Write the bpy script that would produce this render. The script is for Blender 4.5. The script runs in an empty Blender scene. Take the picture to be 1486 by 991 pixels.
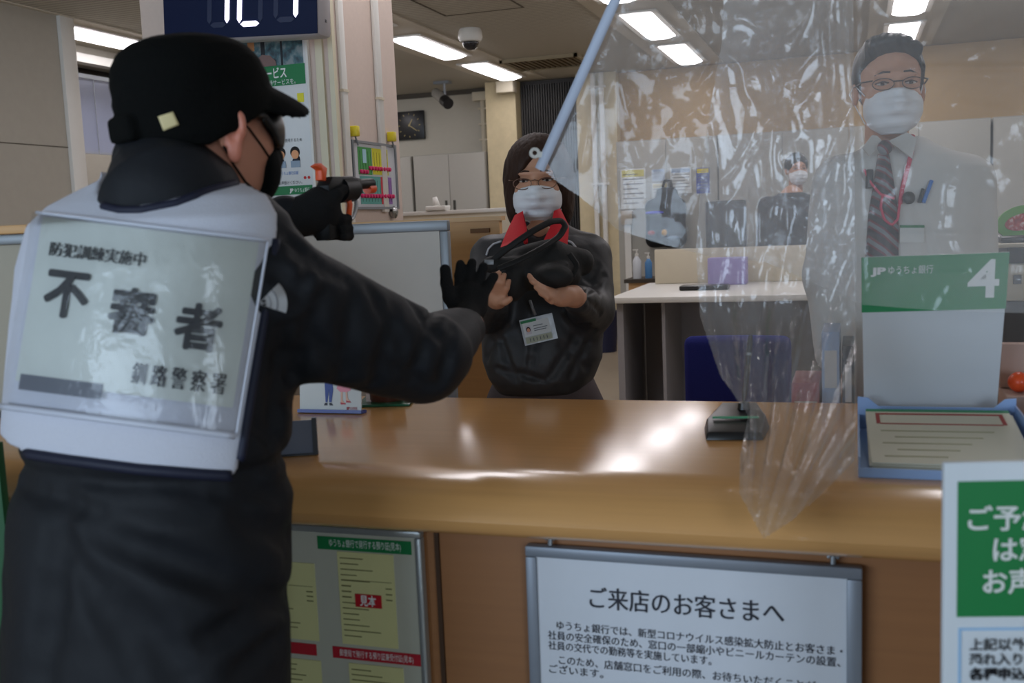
import bpy, bmesh, math, random
import numpy as np
from mathutils import Vector, Matrix
SC = bpy.context.scene
COL = SC.collection
random.seed(7); RNG = np.random.RandomState(7)

# ------------------------------------------------------------------ camera, world, exposure
F_PX, CX, CY = 1500.0, 743.0, 495.5
RC = np.array([[0.94910613, 0.31213881, -0.04203462],
               [0.0035728, 0.12278297, 0.99242711],
               [0.31493615, -0.94206884, 0.11541886]])          # world -> camera
CAM = np.array([0.0, 0.0, 1.38])
cd = bpy.data.cameras.new('camera'); cam = bpy.data.objects.new('camera', cd); COL.objects.link(cam)
m = Matrix([list(r) for r in RC.T]).to_4x4(); m.translation = CAM
cam.matrix_world = m
cd.sensor_width = 36.0; cd.lens = F_PX / 1486 * 36.0; cd.clip_start = 0.05; cd.clip_end = 60
cd.dof.use_dof = True; cd.dof.focus_distance = 3.3; cd.dof.aperture_fstop = 5.6
SC.camera = cam
SC.view_settings.view_transform = 'Standard'; SC.view_settings.look = 'None'
SC.view_settings.gamma = 1.0; SC.view_settings.use_curve_mapping = False
SC.view_settings.exposure = 0.0
LAMP_EMIT = 9.5
SKY_EMIT = 1.5
world = bpy.data.worlds.new('sky'); SC.world = world; world.use_nodes = True
wb = world.node_tree.nodes['Background']; wb.inputs[0].default_value = (0.60, 0.78, 1.0, 1); wb.inputs[1].default_value = SKY_EMIT
def area_light(name, loc, sx, sy, rot, energy, color):
    l = bpy.data.lights.new(name, 'AREA'); l.shape = 'RECTANGLE'; l.size = sx; l.size_y = sy
    l.energy = energy; l.color = color
    o = bpy.data.objects.new(name, l); COL.objects.link(o); o.location = loc; o.rotation_euler = rot
    return o
# daylight through the street windows behind the camera
area_light('street_window_daylight', (-3.1, -3.42, 1.7), 4.0, 1.7, (math.radians(90), 0, math.radians(-10)), 130, (0.66, 0.82, 1.0))

area_light('added_fill_light', (2.55, -3.42, 1.7), 1.5, 1.7, (math.radians(90), 0, math.radians(12)), 55, (0.72, 0.85, 1.0))  # added fill light, brightens the counter signs and people from the front

# ------------------------------------------------------------------ measuring helpers
def ray(x, y):
    return RC.T @ np.array([(x - CX) / F_PX, -(y - CY) / F_PX, -1.0])
def PD(x, y, D): return CAM + ray(x, y) * D
def PY(x, y, Y): d = ray(x, y); return CAM + d * (Y / d[1])
def PX(x, y, X): d = ray(x, y); return CAM + d * (X / d[0])
def PZ(x, y, Z): d = ray(x, y); return CAM + d * ((Z - CAM[2]) / d[2])
CR, CU, CF = RC[0].copy(), RC[1].copy(), -RC[2].copy()

# ------------------------------------------------------------------ materials
def srgb(r, g, b):
    f = lambda c: (c / 255 / 12.92) if c / 255 <= 0.04045 else ((c / 255 + 0.055) / 1.055) ** 2.4
    return (f(r), f(g), f(b), 1.0)
MATS = {}
def mat(name, rgb, rough=0.6, spec=0.4, metal=0.0, noise=0.0, nscale=20.0, stretch=(1, 1, 1), bump=0.0, bscale=60.0,
        emit=None, estr=0.0, coat=0.0, sheen=0.0, sss=0.0):
    if name in MATS: return MATS[name]
    M = bpy.data.materials.new(name); M.use_nodes = True; nt = M.node_tree; b = nt.nodes['Principled BSDF']
    c = srgb(*rgb)
    b.inputs['Base Color'].default_value = c; b.inputs['Roughness'].default_value = rough
    b.inputs['Specular IOR Level'].default_value = spec; b.inputs['Metallic'].default_value = metal
    b.inputs['Coat Weight'].default_value = coat; b.inputs['Coat Roughness'].default_value = 0.12
    b.inputs['Sheen Weight'].default_value = sheen
    if sss: b.inputs['Subsurface Weight'].default_value = sss; b.inputs['Subsurface Scale'].default_value = 0.008
    tc = nt.nodes.new('ShaderNodeTexCoord'); mp = nt.nodes.new('ShaderNodeMapping'); mp.inputs['Scale'].default_value = stretch
    nt.links.new(tc.outputs['Object'], mp.inputs['Vector'])
    n = nt.nodes.new('ShaderNodeTexNoise'); n.inputs['Scale'].default_value = nscale; n.inputs['Detail'].default_value = 4
    nt.links.new(mp.outputs[0], n.inputs['Vector'])
    mx = nt.nodes.new('ShaderNodeMix'); mx.data_type = 'RGBA'
    k = max(noise, 0.03)
    mx.inputs[6].default_value = (c[0] * (1 - k), c[1] * (1 - k), c[2] * (1 - k), 1)
    mx.inputs[7].default_value = (min(1, c[0] * (1 + k)), min(1, c[1] * (1 + k)), min(1, c[2] * (1 + k)), 1)
    nt.links.new(n.outputs[0], mx.inputs[0]); nt.links.new(mx.outputs[2], b.inputs['Base Color'])
    if bump:
        n2 = nt.nodes.new('ShaderNodeTexNoise'); n2.inputs['Scale'].default_value = bscale; n2.inputs['Detail'].default_value = 3
        nt.links.new(mp.outputs[0], n2.inputs['Vector'])
        bp = nt.nodes.new('ShaderNodeBump'); bp.inputs['Strength'].default_value = bump; bp.inputs['Distance'].default_value = 0.004
        nt.links.new(n2.outputs[0], bp.inputs['Height']); nt.links.new(bp.outputs[0], b.inputs['Normal'])
    if emit is not None:
        b.inputs['Emission Color'].default_value = srgb(*emit); b.inputs['Emission Strength'].default_value = estr
    MATS[name] = M
    return M

def wood_mat(name, rgb, rough, coat):
    M = mat(name, rgb, rough, 0.5, coat=coat, noise=0.10, nscale=9, stretch=(0.35, 9, 9))
    return M

def ceiling_mat():
    M = bpy.data.materials.new('ribbed ceiling board'); M.use_nodes = True; nt = M.node_tree; b = nt.nodes['Principled BSDF']
    tc = nt.nodes.new('ShaderNodeTexCoord')
    w = nt.nodes.new('ShaderNodeTexWave'); w.wave_type = 'BANDS'; w.bands_direction = 'Y'; w.inputs['Scale'].default_value = 5.5
    w.inputs['Distortion'].default_value = 0.0
    nt.links.new(tc.outputs['Object'], w.inputs['Vector'])
    n = nt.nodes.new('ShaderNodeTexNoise'); n.inputs['Scale'].default_value = 45; nt.links.new(tc.outputs['Object'], n.inputs['Vector'])
    mx = nt.nodes.new('ShaderNodeMix'); mx.data_type = 'RGBA'
    mx.inputs[6].default_value = srgb(146, 140, 128); mx.inputs[7].default_value = srgb(190, 184, 170)
    ad = nt.nodes.new('ShaderNodeMath'); ad.operation = 'MULTIPLY_ADD'; ad.inputs[1].default_value = 0.45
    nt.links.new(n.outputs[0], ad.inputs[0]); nt.links.new(w.outputs['Fac'], ad.inputs[2])
    nt.links.new(ad.outputs[0], mx.inputs[0]); nt.links.new(mx.outputs[2], b.inputs['Base Color'])
    b.inputs['Roughness'].default_value = 0.85
    bp = nt.nodes.new('ShaderNodeBump'); bp.inputs['Strength'].default_value = 0.5; bp.inputs['Distance'].default_value = 0.01
    nt.links.new(w.outputs['Fac'], bp.inputs['Height']); nt.links.new(bp.outputs[0], b.inputs['Normal'])
    return M

def film_mat(name, haze, rough=0.12, bstr=0.6, bscale=30, tint=(0.9, 0.93, 0.97), refl=1.0):
    M = bpy.data.materials.new(name); M.use_nodes = True; nt = M.node_tree
    for n in list(nt.nodes): nt.nodes.remove(n)
    out = nt.nodes.new('ShaderNodeOutputMaterial')
    tr = nt.nodes.new('ShaderNodeBsdfTransparent'); tr.inputs[0].default_value = (0.97, 0.975, 0.98, 1)
    df = nt.nodes.new('ShaderNodeBsdfDiffuse'); df.inputs[0].default_value = (*tint, 1)
    tl = nt.nodes.new('ShaderNodeBsdfTranslucent'); tl.inputs[0].default_value = (*tint, 1)
    m1 = nt.nodes.new('ShaderNodeMixShader'); m1.inputs[0].default_value = 0.5
    nt.links.new(df.outputs[0], m1.inputs[1]); nt.links.new(tl.outputs[0], m1.inputs[2])
    tc = nt.nodes.new('ShaderNodeTexCoord')
    nz = nt.nodes.new('ShaderNodeTexNoise'); nz.inputs['Scale'].default_value = 5; nz.inputs['Detail'].default_value = 4
    nt.links.new(tc.outputs['Object'], nz.inputs['Vector'])
    mr = nt.nodes.new('ShaderNodeMapRange'); mr.inputs[1].default_value = 0.3; mr.inputs[2].default_value = 0.7
    mr.inputs[3].default_value = haze * 0.75; mr.inputs[4].default_value = haze * 1.25
    nt.links.new(nz.outputs[0], mr.inputs[0])
    m2 = nt.nodes.new('ShaderNodeMixShader'); nt.links.new(mr.outputs[0], m2.inputs[0])
    nt.links.new(tr.outputs[0], m2.inputs[1]); nt.links.new(m1.outputs[0], m2.inputs[2])
    gl = nt.nodes.new('ShaderNodeBsdfGlossy'); gl.inputs['Roughness'].default_value = rough
    nb = nt.nodes.new('ShaderNodeTexNoise'); nb.inputs['Scale'].default_value = bscale; nb.inputs['Detail'].default_value = 3
    nb.inputs['Distortion'].default_value = 1.0
    nt.links.new(tc.outputs['Object'], nb.inputs['Vector'])
    bp = nt.nodes.new('ShaderNodeBump'); bp.inputs['Strength'].default_value = bstr; bp.inputs['Distance'].default_value = 0.006
    nt.links.new(nb.outputs[0], bp.inputs['Height']); nt.links.new(bp.outputs[0], gl.inputs['Normal'])
    fr = nt.nodes.new('ShaderNodeFresnel'); fr.inputs[0].default_value = 1.5; nt.links.new(bp.outputs[0], fr.inputs['Normal'])
    mu = nt.nodes.new('ShaderNodeMath'); mu.operation = 'MULTIPLY'; mu.inputs[1].default_value = 1.6 * refl; mu.use_clamp = True
    nt.links.new(fr.outputs[0], mu.inputs[0])
    m3 = nt.nodes.new('ShaderNodeMixShader'); nt.links.new(mu.outputs[0], m3.inputs[0])
    nt.links.new(m2.outputs[0], m3.inputs[1]); nt.links.new(gl.outputs[0], m3.inputs[2])
    nt.links.new(m3.outputs[0], out.inputs[0])
    return M

def stripe_mat(name, a, b, scale, direction='DIAGONAL', rough=0.7, c3=None):
    M = bpy.data.materials.new(name); M.use_nodes = True; nt = M.node_tree; p = nt.nodes['Principled BSDF']
    tc = nt.nodes.new('ShaderNodeTexCoord'); w = nt.nodes.new('ShaderNodeTexWave'); w.bands_direction = direction
    w.inputs['Scale'].default_value = scale; nt.links.new(tc.outputs['Object'], w.inputs['Vector'])
    r = nt.nodes.new('ShaderNodeValToRGB'); r.color_ramp.interpolation = 'CONSTANT'
    r.color_ramp.elements[0].color = srgb(*a); r.color_ramp.elements[1].position = 0.82; r.color_ramp.elements[1].color = srgb(*b)
    if c3: e = r.color_ramp.elements.new(0.4); e.color = srgb(*c3)
    nt.links.new(w.outputs['Fac'], r.inputs[0]); nt.links.new(r.outputs[0], p.inputs['Base Color'])
    p.inputs['Roughness'].default_value = rough
    return M

def photo_mat(name, cols, scale=30):
    M = bpy.data.materials.new(name); M.use_nodes = True; nt = M.node_tree; p = nt.nodes['Principled BSDF']
    tc = nt.nodes.new('ShaderNodeTexCoord'); v = nt.nodes.new('ShaderNodeTexNoise'); v.inputs['Scale'].default_value = scale; v.inputs['Detail'].default_value = 5
    nt.links.new(tc.outputs['Object'], v.inputs['Vector'])
    r = nt.nodes.new('ShaderNodeValToRGB'); r.color_ramp.elements[0].position = 0.38; r.color_ramp.elements[1].position = 0.62
    r.color_ramp.elements[0].color = srgb(*cols[0]); r.color_ramp.elements[1].color = srgb(*cols[-1])
    if len(cols) > 2: e = r.color_ramp.elements.new(0.5); e.color = srgb(*cols[1])
    nt.links.new(v.outputs[0], r.inputs[0]); nt.links.new(r.outputs[0], p.inputs['Base Color'])
    p.inputs['Roughness'].default_value = 0.4
    return M

def flat(rgb, rough=0.6, spec=0.3):
    return mat('paint %d %d %d' % tuple(rgb), rgb, rough, spec)

# ------------------------------------------------------------------ object helpers
def tag(o, label=None, cat=None, group=None, kind=None):
    if label: o['label'] = label
    if cat: o['category'] = cat
    if group: o['group'] = group
    if kind: o['kind'] = kind
    return o
WLOC = {}
def thing(name, label, cat, loc, group=None):
    o = bpy.data.objects.new(name, None); COL.objects.link(o); o.empty_display_size = 0.05
    o.location = Vector([float(c) for c in loc]); WLOC[o.name] = np.array([float(c) for c in loc])
    tag(o, label, cat, group); return o

def mesh_obj(name, V, F, m, parent=None, smooth=False, bevel=0.0, mi=None, sub=0, autosmooth=None):
    V = np.asarray(V, float)
    c = (V.min(0) + V.max(0)) / 2
    if parent is None: c[2] = V[:, 2].min()
    me = bpy.data.meshes.new(name)
    me.from_pydata((V - c).tolist(), [], [tuple(int(i) for i in f) for f in F])
    for mm in (m if isinstance(m, (list, tuple)) else [m]): me.materials.append(mm)
    if mi is not None: me.polygons.foreach_set('material_index', mi)
    if bevel:
        bm = bmesh.new(); bm.from_mesh(me)
        ed = [e for e in bm.edges if len(e.link_faces) == 2 and e.calc_face_angle(0) > 0.6]
        bmesh.ops.bevel(bm, geom=ed, offset=bevel, segments=2, affect='EDGES', profile=0.5, clamp_overlap=True)
        bm.to_mesh(me); bm.free(); smooth = True
    me.validate(); me.update()
    if smooth:
        for p in me.polygons: p.use_smooth = True
        if smooth == 'auto' or bevel:
            try: me.set_sharp_from_angle(angle=math.radians(40))
            except Exception: pass
    o = bpy.data.objects.new(name, me); COL.objects.link(o)
    if parent is not None:
        o.parent = parent; o.location = Vector(c - WLOC[parent.name])
    else: o.location = Vector(c)
    WLOC[o.name] = c
    if sub:
        s = o.modifiers.new('s', 'SUBSURF'); s.levels = s.render_levels = sub
    return o

def FR(o, u=(1, 0, 0), w=(0, 0, 1)):
    """frame: origin, right u, up w; depth v = w x u"""
    u = np.array(u, float); u /= np.linalg.norm(u); w = np.array(w, float); w -= w.dot(u) * u; w /= np.linalg.norm(w)
    v = np.cross(w, u)
    return np.array(o, float), u, v, w
W0 = FR((0, 0, 0))
def TF(fr, P):
    P = np.asarray(P, float).reshape(-1, 3); return fr[0] + P[:, :1] * fr[1] + P[:, 1:2] * fr[2] + P[:, 2:3] * fr[3]

class MB:
    def __init__(s): s.V = []; s.F = []; s.M = []; s.n = 0
    def add(s, V, F, mi=0):
        V = np.asarray(V, float).reshape(-1, 3)
        s.V.append(V); s.F += [tuple(i + s.n for i in f) for f in F]; s.M += [mi] * len(F); s.n += len(V); return s
    def box(s, x0, x1, y0, y1, z0, z1, fr=W0, mi=0):
        P = [(x, y, z) for z in (z0, z1) for y in (y0, y1) for x in (x0, x1)]
        return s.add(TF(fr, P), [(0, 2, 3, 1), (4, 5, 7, 6), (0, 1, 5, 4), (2, 6, 7, 3), (0, 4, 6, 2), (1, 3, 7, 5)], mi)
    def tube(s, pts, r, seg=10, mi=0, flat=None, cap=True):
        pts = [np.array(p, float) for p in pts]; n = len(pts); r = [r] * n if np.isscalar(r) else list(r)
        T = [pts[min(i + 1, n - 1)] - pts[max(i - 1, 0)] for i in range(n)]; T = [t / (np.linalg.norm(t) + 1e-12) for t in T]
        a = np.array([0, 0, 1.0]) if abs(T[0][2]) < 0.9 else np.array([1.0, 0, 0])
        if flat is not None: a = np.array(flat[0], float)
        V = []
        for i in range(n):
            a = a - a.dot(T[i]) * T[i]; a /= np.linalg.norm(a); b = np.cross(T[i], a)
            for k in range(seg):
                t = 2 * math.pi * k / seg
                kx = flat[1] if flat is not None else 1.0
                V.append(pts[i] + r[i] * (math.cos(t) * a * kx + math.sin(t) * b))
        F = [(i * seg + k, i * seg + (k + 1) % seg, (i + 1) * seg + (k + 1) % seg, (i + 1) * seg + k) for i in range(n - 1) for k in range(seg)]
        if cap: F += [tuple(range(seg))[::-1], tuple((n - 1) * seg + k for k in range(seg))]
        return s.add(V, F, mi)
    def lathe(s, c, prof, seg=24, fr=None, mi=0):
        fr = fr or FR(c); V = []; n = len(prof)
        for (r, z) in prof:
            for k in range(seg):
                t = 2 * math.pi * k / seg; V.append((r * math.cos(t), r * math.sin(t), z))
        F = [(i * seg + k, i * seg + (k + 1) % seg, (i + 1) * seg + (k + 1) % seg, (i + 1) * seg + k) for i in range(n - 1) for k in range(seg)]
        F += [tuple(range(seg))[::-1], tuple((n - 1) * seg + k for k in range(seg))]
        return s.add(TF(fr, V), F, mi)
    def prism(s, poly, y0, y1, fr=W0, mi=0):
        n = len(poly); V = [(p[0], y0, p[1]) for p in poly] + [(p[0], y1, p[1]) for p in poly]
        F = [tuple(range(n)), tuple(range(n, 2 * n))[::-1]] + [(i, n + i, n + (i + 1) % n, (i + 1) % n) for i in range(n)]
        return s.add(TF(fr, V), F, mi)
    def ell(s, c, r, fr=None, seg=16, mi=0):
        fr = fr or FR(c); V = []; R = seg // 2
        for i in range(1, R):
            p = math.pi * i / R
            for k in range(seg):
                t = 2 * math.pi * k / seg; V.append((r[0] * math.sin(p) * math.cos(t), r[1] * math.sin(p) * math.sin(t), r[2] * math.cos(p)))
        n = len(V); V += [(0, 0, r[2]), (0, 0, -r[2])]
        F = [(i * seg + k, (i + 1) * seg + k, (i + 1) * seg + (k + 1) % seg, i * seg + (k + 1) % seg) for i in range(R - 2) for k in range(seg)]
        F += [(n, k, (k + 1) % seg) for k in range(seg)] + [(n + 1, (R - 2) * seg + (k + 1) % seg, (R - 2) * seg + k) for k in range(seg)]
        return s.add(TF(fr, V), F, mi)
    def build(s, name, m, parent=None, **k):
        multi = isinstance(m, (list, tuple))
        return mesh_obj(name, np.concatenate(s.V), s.F, m, parent, mi=s.M if (multi and not k.get('bevel')) else None, **k)

def struct(name, mb, m, **k):
    o = mb.build(name, m, **k); o['kind'] = 'structure'; return o

# text ---------------------------------------------------------------
TC = {}
def glyphs(body, bold=0.0, res=3):
    key = (body, bold, res)
    if key in TC: return TC[key]
    c = bpy.data.curves.new('t', 'FONT'); c.body = body; c.size = 1.0; c.resolution_u = res; c.offset = bold; c.fill_mode = 'FRONT'
    c.space_character = 1.0
    o = bpy.data.objects.new('t', c); COL.objects.link(o)
    dg = bpy.context.evaluated_depsgraph_get(); dg.update()
    me = bpy.data.meshes.new_from_object(o.evaluated_get(dg), depsgraph=dg)
    V = np.array([v.co[:] for v in me.vertices]).reshape(-1, 3)[:, :2]; F = [tuple(p.vertices) for p in me.polygons]
    bpy.data.objects.remove(o); bpy.data.curves.remove(c); bpy.data.meshes.remove(me)
    if len(V):
        V = V - [V[:, 0].min(), 0]
    TC[key] = (V, F); return TC[key]
def text_uv(body, x, z, h, width=None, bold=0.0, align='L'):
    """2-D verts of a line: x,z lower-left of the line box, h = glyph height"""
    V, F = glyphs(body, bold); V = V.copy() * (h / 0.80)
    w = V[:, 0].max()
    if width: V[:, 0] *= width / w; w = width
    if align == 'C': V[:, 0] -= w / 2
    if align == 'R': V[:, 0] -= w
    V[:, 0] += x; V[:, 1] += z + h * 0.1
    return V, F
def text(mb, fr, body, x, z, h, y=-0.0008, width=None, bold=0.0, align='L', mi=0, twice=0.0):
    V, F = text_uv(body, x, z, h, width, bold, align)
    if twice: text(mb, fr, body, x + twice, z + twice * 0.5, h, y - 0.0002, width, bold, align, mi)
    mb.add(TF(fr, np.column_stack([V[:, 0], np.full(len(V), y), V[:, 1]])), F, mi); return mb

# ------------------------------------------------------------------ signed-distance modelling
def ln(a): return np.sqrt((a * a).sum(-1))
def sd_cone(P, a, b, r1, r2, sc=None):
    a = np.array(a, float); b = np.array(b, float); ab = b - a; L = ab.dot(ab) + 1e-12
    h = np.clip(((P - a) @ ab) / L, 0, 1)
    return ln(P - a - h[:, None] * ab) - (r1 + (r2 - r1) * h)
def sd_ell(P, c, r, fr=None):
    q = P - np.array(c, float)
    if fr is not None: q = np.stack([q @ fr[1], q @ fr[2], q @ fr[3]], 1)
    r = np.array(r, float); k0 = ln(q / r); k1 = ln(q / (r * r)); return np.where(k1 > 1e-9, k0 * (k0 - 1) / (k1 + 1e-12), -r.min())
def sd_box(P, c, r, fr=None, rd=0.0):
    q = P - np.array(c, float)
    if fr is not None: q = np.stack([q @ fr[1], q @ fr[2], q @ fr[3]], 1)
    q = np.abs(q) - (np.array(r, float) - rd)
    return ln(np.maximum(q, 0)) + np.minimum(q.max(1), 0) - rd
def smin(a, b, k):
    h = np.clip(0.5 + 0.5 * (b - a) / k, 0, 1); return b + (a - b) * h - k * h * (1 - h)
def smax(a, b, k): return -smin(-a, -b, k)
def sd_loft(P, st, e=2.2):
    """st: rows z, cx, cy, ux, uy (right dir), a, b ; horizontal superelliptic sections"""
    st = np.array(st, float); st = st[np.argsort(st[:, 0])]
    z = np.clip(P[:, 2], st[0, 0], st[-1, 0])
    g = [np.interp(z, st[:, 0], st[:, k]) for k in range(1, 7)]
    n = np.sqrt(g[2] ** 2 + g[3] ** 2); ux, uy = g[2] / n, g[3] / n
    dx, dy = P[:, 0] - g[0], P[:, 1] - g[1]
    u = (dx * ux + dy * uy) / g[4]; v = (-dx * uy + dy * ux) / g[5]
    rr = (np.abs(u) ** e + np.abs(v) ** e) ** (1 / e)
    d = (rr - 1) * np.minimum(g[4], g[5])
    dz = np.maximum(st[0, 0] - P[:, 2], P[:, 2] - st[-1, 0])
    return np.maximum(d, dz)
def crease(P, segs):
    """sum of grooves / ridges along world segments: (a, b, width, depth)"""
    d = np.zeros(len(P))
    for a, b, w, h in segs:
        t = sd_cone(P, a, b, 0, 0); d += h * np.exp(-(t / w) ** 2)
    return d
def wav(P, s, seed=0):
    r = np.random.RandomState(seed); o = np.zeros(len(P))
    for k in range(5):
        d = r.normal(size=3); d /= np.linalg.norm(d); f = s * (0.7 + 0.9 * r.rand())
        w = r.normal(size=3) * s * 0.5
        o += np.sin(P @ d * f + 1.3 * np.sin(P @ w + r.rand() * 6) + r.rand() * 6)
    return o / 5
def nets(f, lo, hi, h, B=12):
    lo = np.array(lo, float); n = np.ceil((np.array(hi, float) - lo) / h / B).astype(int) * B + 1
    val = np.ones(n, np.float32)
    nb = (n - 1) // B
    I, J, K = np.meshgrid(*[np.arange(k) for k in nb], indexing='ij'); IJK = np.stack([I.ravel(), J.ravel(), K.ravel()], 1)
    C = lo + (IJK + 0.5) * B * h
    d = f(C); hd = B * h * 0.87 * 1.7 + 0.015
    act = np.abs(d) < hd
    for (i, j, k) in IJK[(~act) & (d < 0)]: val[i * B:i * B + B + 1, j * B:j * B + B + 1, k * B:k * B + B + 1] = -1
    A = IJK[act]; r = np.arange(B + 1)
    g = np.stack(np.meshgrid(r, r, r, indexing='ij'), -1).reshape(-1, 3)
    for s in range(0, len(A), 60):
        a = A[s:s + 60]; idx = (a[:, None, :] * B + g[None]).reshape(-1, 3)
        v = f(lo + idx * h); val[idx[:, 0], idx[:, 1], idx[:, 2]] = v
    ins = val < 0
    sl = lambda a, o: a[o[0]:a.shape[0] - 1 + o[0], o[1]:a.shape[1] - 1 + o[1], o[2]:a.shape[2] - 1 + o[2]]
    corners = [(i, j, k) for i in (0, 1) for j in (0, 1) for k in (0, 1)]
    cnt = sum(sl(ins, c).astype(np.int8) for c in corners)
    cells = np.argwhere((cnt > 0) & (cnt < 8))
    vid = -np.ones(cnt.shape, np.int64); vid[tuple(cells.T)] = np.arange(len(cells))
    acc = np.zeros((len(cells), 3)); num = np.zeros(len(cells))
    for a in corners:
        for ax in range(3):
            if a[ax]: continue
            b = list(a); b[ax] = 1
            va = val[tuple((cells + a).T)]; vb = val[tuple((cells + b).T)]
            x = (va < 0) != (vb < 0); t = np.where(x, va / np.where(x, va - vb, 1), 0)
            p = cells + np.array(a); p = p.astype(float); p[:, ax] += t
            acc[x] += p[x]; num[x] += 1
    V = lo + acc / num[:, None] * h
    Fs = []
    for ax in range(3):
        o1, o2 = [(1, 2), (2, 0), (0, 1)][ax]
        s0 = [slice(1, -1)] * 3; s0[ax] = slice(0, -1); s1 = list(s0); s1[ax] = slice(1, None)
        A0 = ins[tuple(s0)]; B0 = ins[tuple(s1)]
        e = np.argwhere(A0 != B0)
        if not len(e): continue
        inside = A0[tuple(e.T)]
        p = e + 1; p[:, ax] -= 1
        def cell(d1, d2):
            q = p.copy(); q[:, o1] -= d1; q[:, o2] -= d2; return vid[tuple(q.T)]
        Q = np.stack([cell(1, 1), cell(0, 1), cell(0, 0), cell(1, 0)], 1)
        Q[~inside] = Q[~inside][:, ::-1]; Fs.append(Q)
    F = np.concatenate(Fs); F = F[(F >= 0).all(1)]
    return V, F
def sdf_obj(name, f, lo, hi, h, m, parent):
    V, F = nets(f, lo, hi, h)
    return mesh_obj(name, V, F, m, parent, smooth=True)
def onto(f, px, py, off=0.0, d0=0.8, d1=4.0, steps=44):
    """where the sight line through (px,py) meets the surface f = off"""
    px = np.atleast_1d(px).astype(float); py = np.atleast_1d(py).astype(float)
    D = np.array([ray(x, y) for x, y in zip(px, py)]); t = np.full(len(px), d0)
    for _ in range(steps):
        t = np.minimum(t + np.clip(f(CAM + D * t[:, None]) - off, -0.05, 0.25) * 0.8, d1)
    return CAM + D * t[:, None]

# ------------------------------------------------------------------ shared materials
M_WALL = mat('beige wall vinyl', (188, 182, 168), 0.8, 0.2, noise=0.04, bump=0.08, bscale=120)
M_PANELWALL = mat('greige wall board', (166, 161, 150), 0.7, 0.2, noise=0.05, bump=0.08)
M_BROWNWALL = mat('tan wall', (176, 150, 112), 0.8, 0.2, noise=0.05)
M_MARBLE = mat('cream stone', (200, 184, 148), 0.45, 0.4, noise=0.16, nscale=14)
M_COLUMN = mat('pale pink column cladding', (199, 182, 171), 0.7, 0.25, noise=0.05, nscale=60, bump=0.05)
M_FLOOR = mat('grey brown floor tile', (142, 130, 112), 0.45, 0.4, noise=0.07, nscale=6)
M_WHITE = mat('white enamel', (214, 212, 206), 0.4, 0.4)
M_CREAM = mat('cream enamel', (204, 194, 172), 0.5, 0.4)
M_ALU = mat('grey aluminium', (126, 130, 134), 0.42, 0.5, metal=0.35)
M_BLACK = mat('black plastic', (24, 24, 26), 0.35, 0.5)
M_LOCKER = mat('grey locker steel', (160, 156, 147), 0.5, 0.4, noise=0.03)
M_LOCKER2 = mat('pale grey locker steel', (164, 162, 154), 0.5, 0.4, noise=0.03)
M_WOODTOP = wood_mat('beech laminate worktop', (208, 156, 98), 0.20, 0.4)
M_WOODFR = wood_mat('beech laminate front', (150, 102, 64), 0.40, 0.0)
M_WOODP = wood_mat('beech laminate panel', (206, 160, 106), 0.5, 0.0)
M_GREEN = mat('green print', (32, 118, 68), 0.45, 0.3)
M_PAPER = mat('white paper', (206, 208, 206), 0.6, 0.3)
M_INK = mat('black ink', (22, 22, 28), 0.6, 0.2)
M_WINK = mat('white ink', (222, 224, 222), 0.6, 0.2)
M_LAMP = mat('fluorescent tube cover', (255, 255, 255), 0.5, emit=(255, 250, 255), estr=LAMP_EMIT)
M_SKIN = mat('skin', (196, 146, 118), 0.5, 0.35, noise=0.06, nscale=30, sss=0.06)
M_SKIN2 = mat('ruddy skin', (190, 132, 108), 0.5, 0.35, noise=0.08, nscale=30, sss=0.06)
M_HAIR = mat('black hair', (22, 20, 20), 0.4, 0.4, noise=0.3, nscale=60, stretch=(1, 1, 0.1), bump=0.6, bscale=90)
M_HAIRB = mat('dark brown hair', (54, 37, 29), 0.6, 0.2, noise=0.35, nscale=60, stretch=(1, 1, 0.12), bump=0.6, bscale=110)
M_MASK = mat('white mask fabric', (226, 228, 232), 0.7, 0.2, noise=0.03, bump=0.1, bscale=200)
M_NAVYB = mat('black rain fabric', (27, 29, 34), 0.65, 0.22, noise=0.1, bump=0.25, bscale=55)
M_KNIT = mat('black knit glove', (36, 36, 37), 0.95, 0.1, noise=0.2, nscale=300, bump=0.6, bscale=420)
M_CAP = mat('black cotton cap', (13, 14, 14), 0.9, 0.1, noise=0.15, nscale=200, bump=0.3, bscale=300)

# ================================================================== SETTING
CEIL = 2.95
struct('floor', MB().box(-8, 5, -3.5, 12.2, -0.1, 0), M_FLOOR)
struct('ceiling', MB().box(-8, 5, -3.5, 12.2, CEIL, CEIL + 0.1), ceiling_mat())
struct('wall_back', MB().box(-8, 5, 11.75, 11.95, 0, CEIL), M_WALL)
struct('wall_right', MB().box(3.6, 3.8, -3.5, 12, 0, CEIL), M_WALL)
# left wall with a window opening (blinds)
LX = -6.0
wl = MB(); wl.box(LX - 0.15, LX, -3.5, 7.03, 0, CEIL); wl.box(LX - 0.15, LX, 7.03, 12, 0, 2.08); wl.box(LX - 0.15, LX, 7.03, 12, 2.80, CEIL); wl.box(LX - 0.15, LX, 9.4, 12, 2.08, 2.8)
struct('wall_left', wl, M_PANELWALL)
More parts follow.
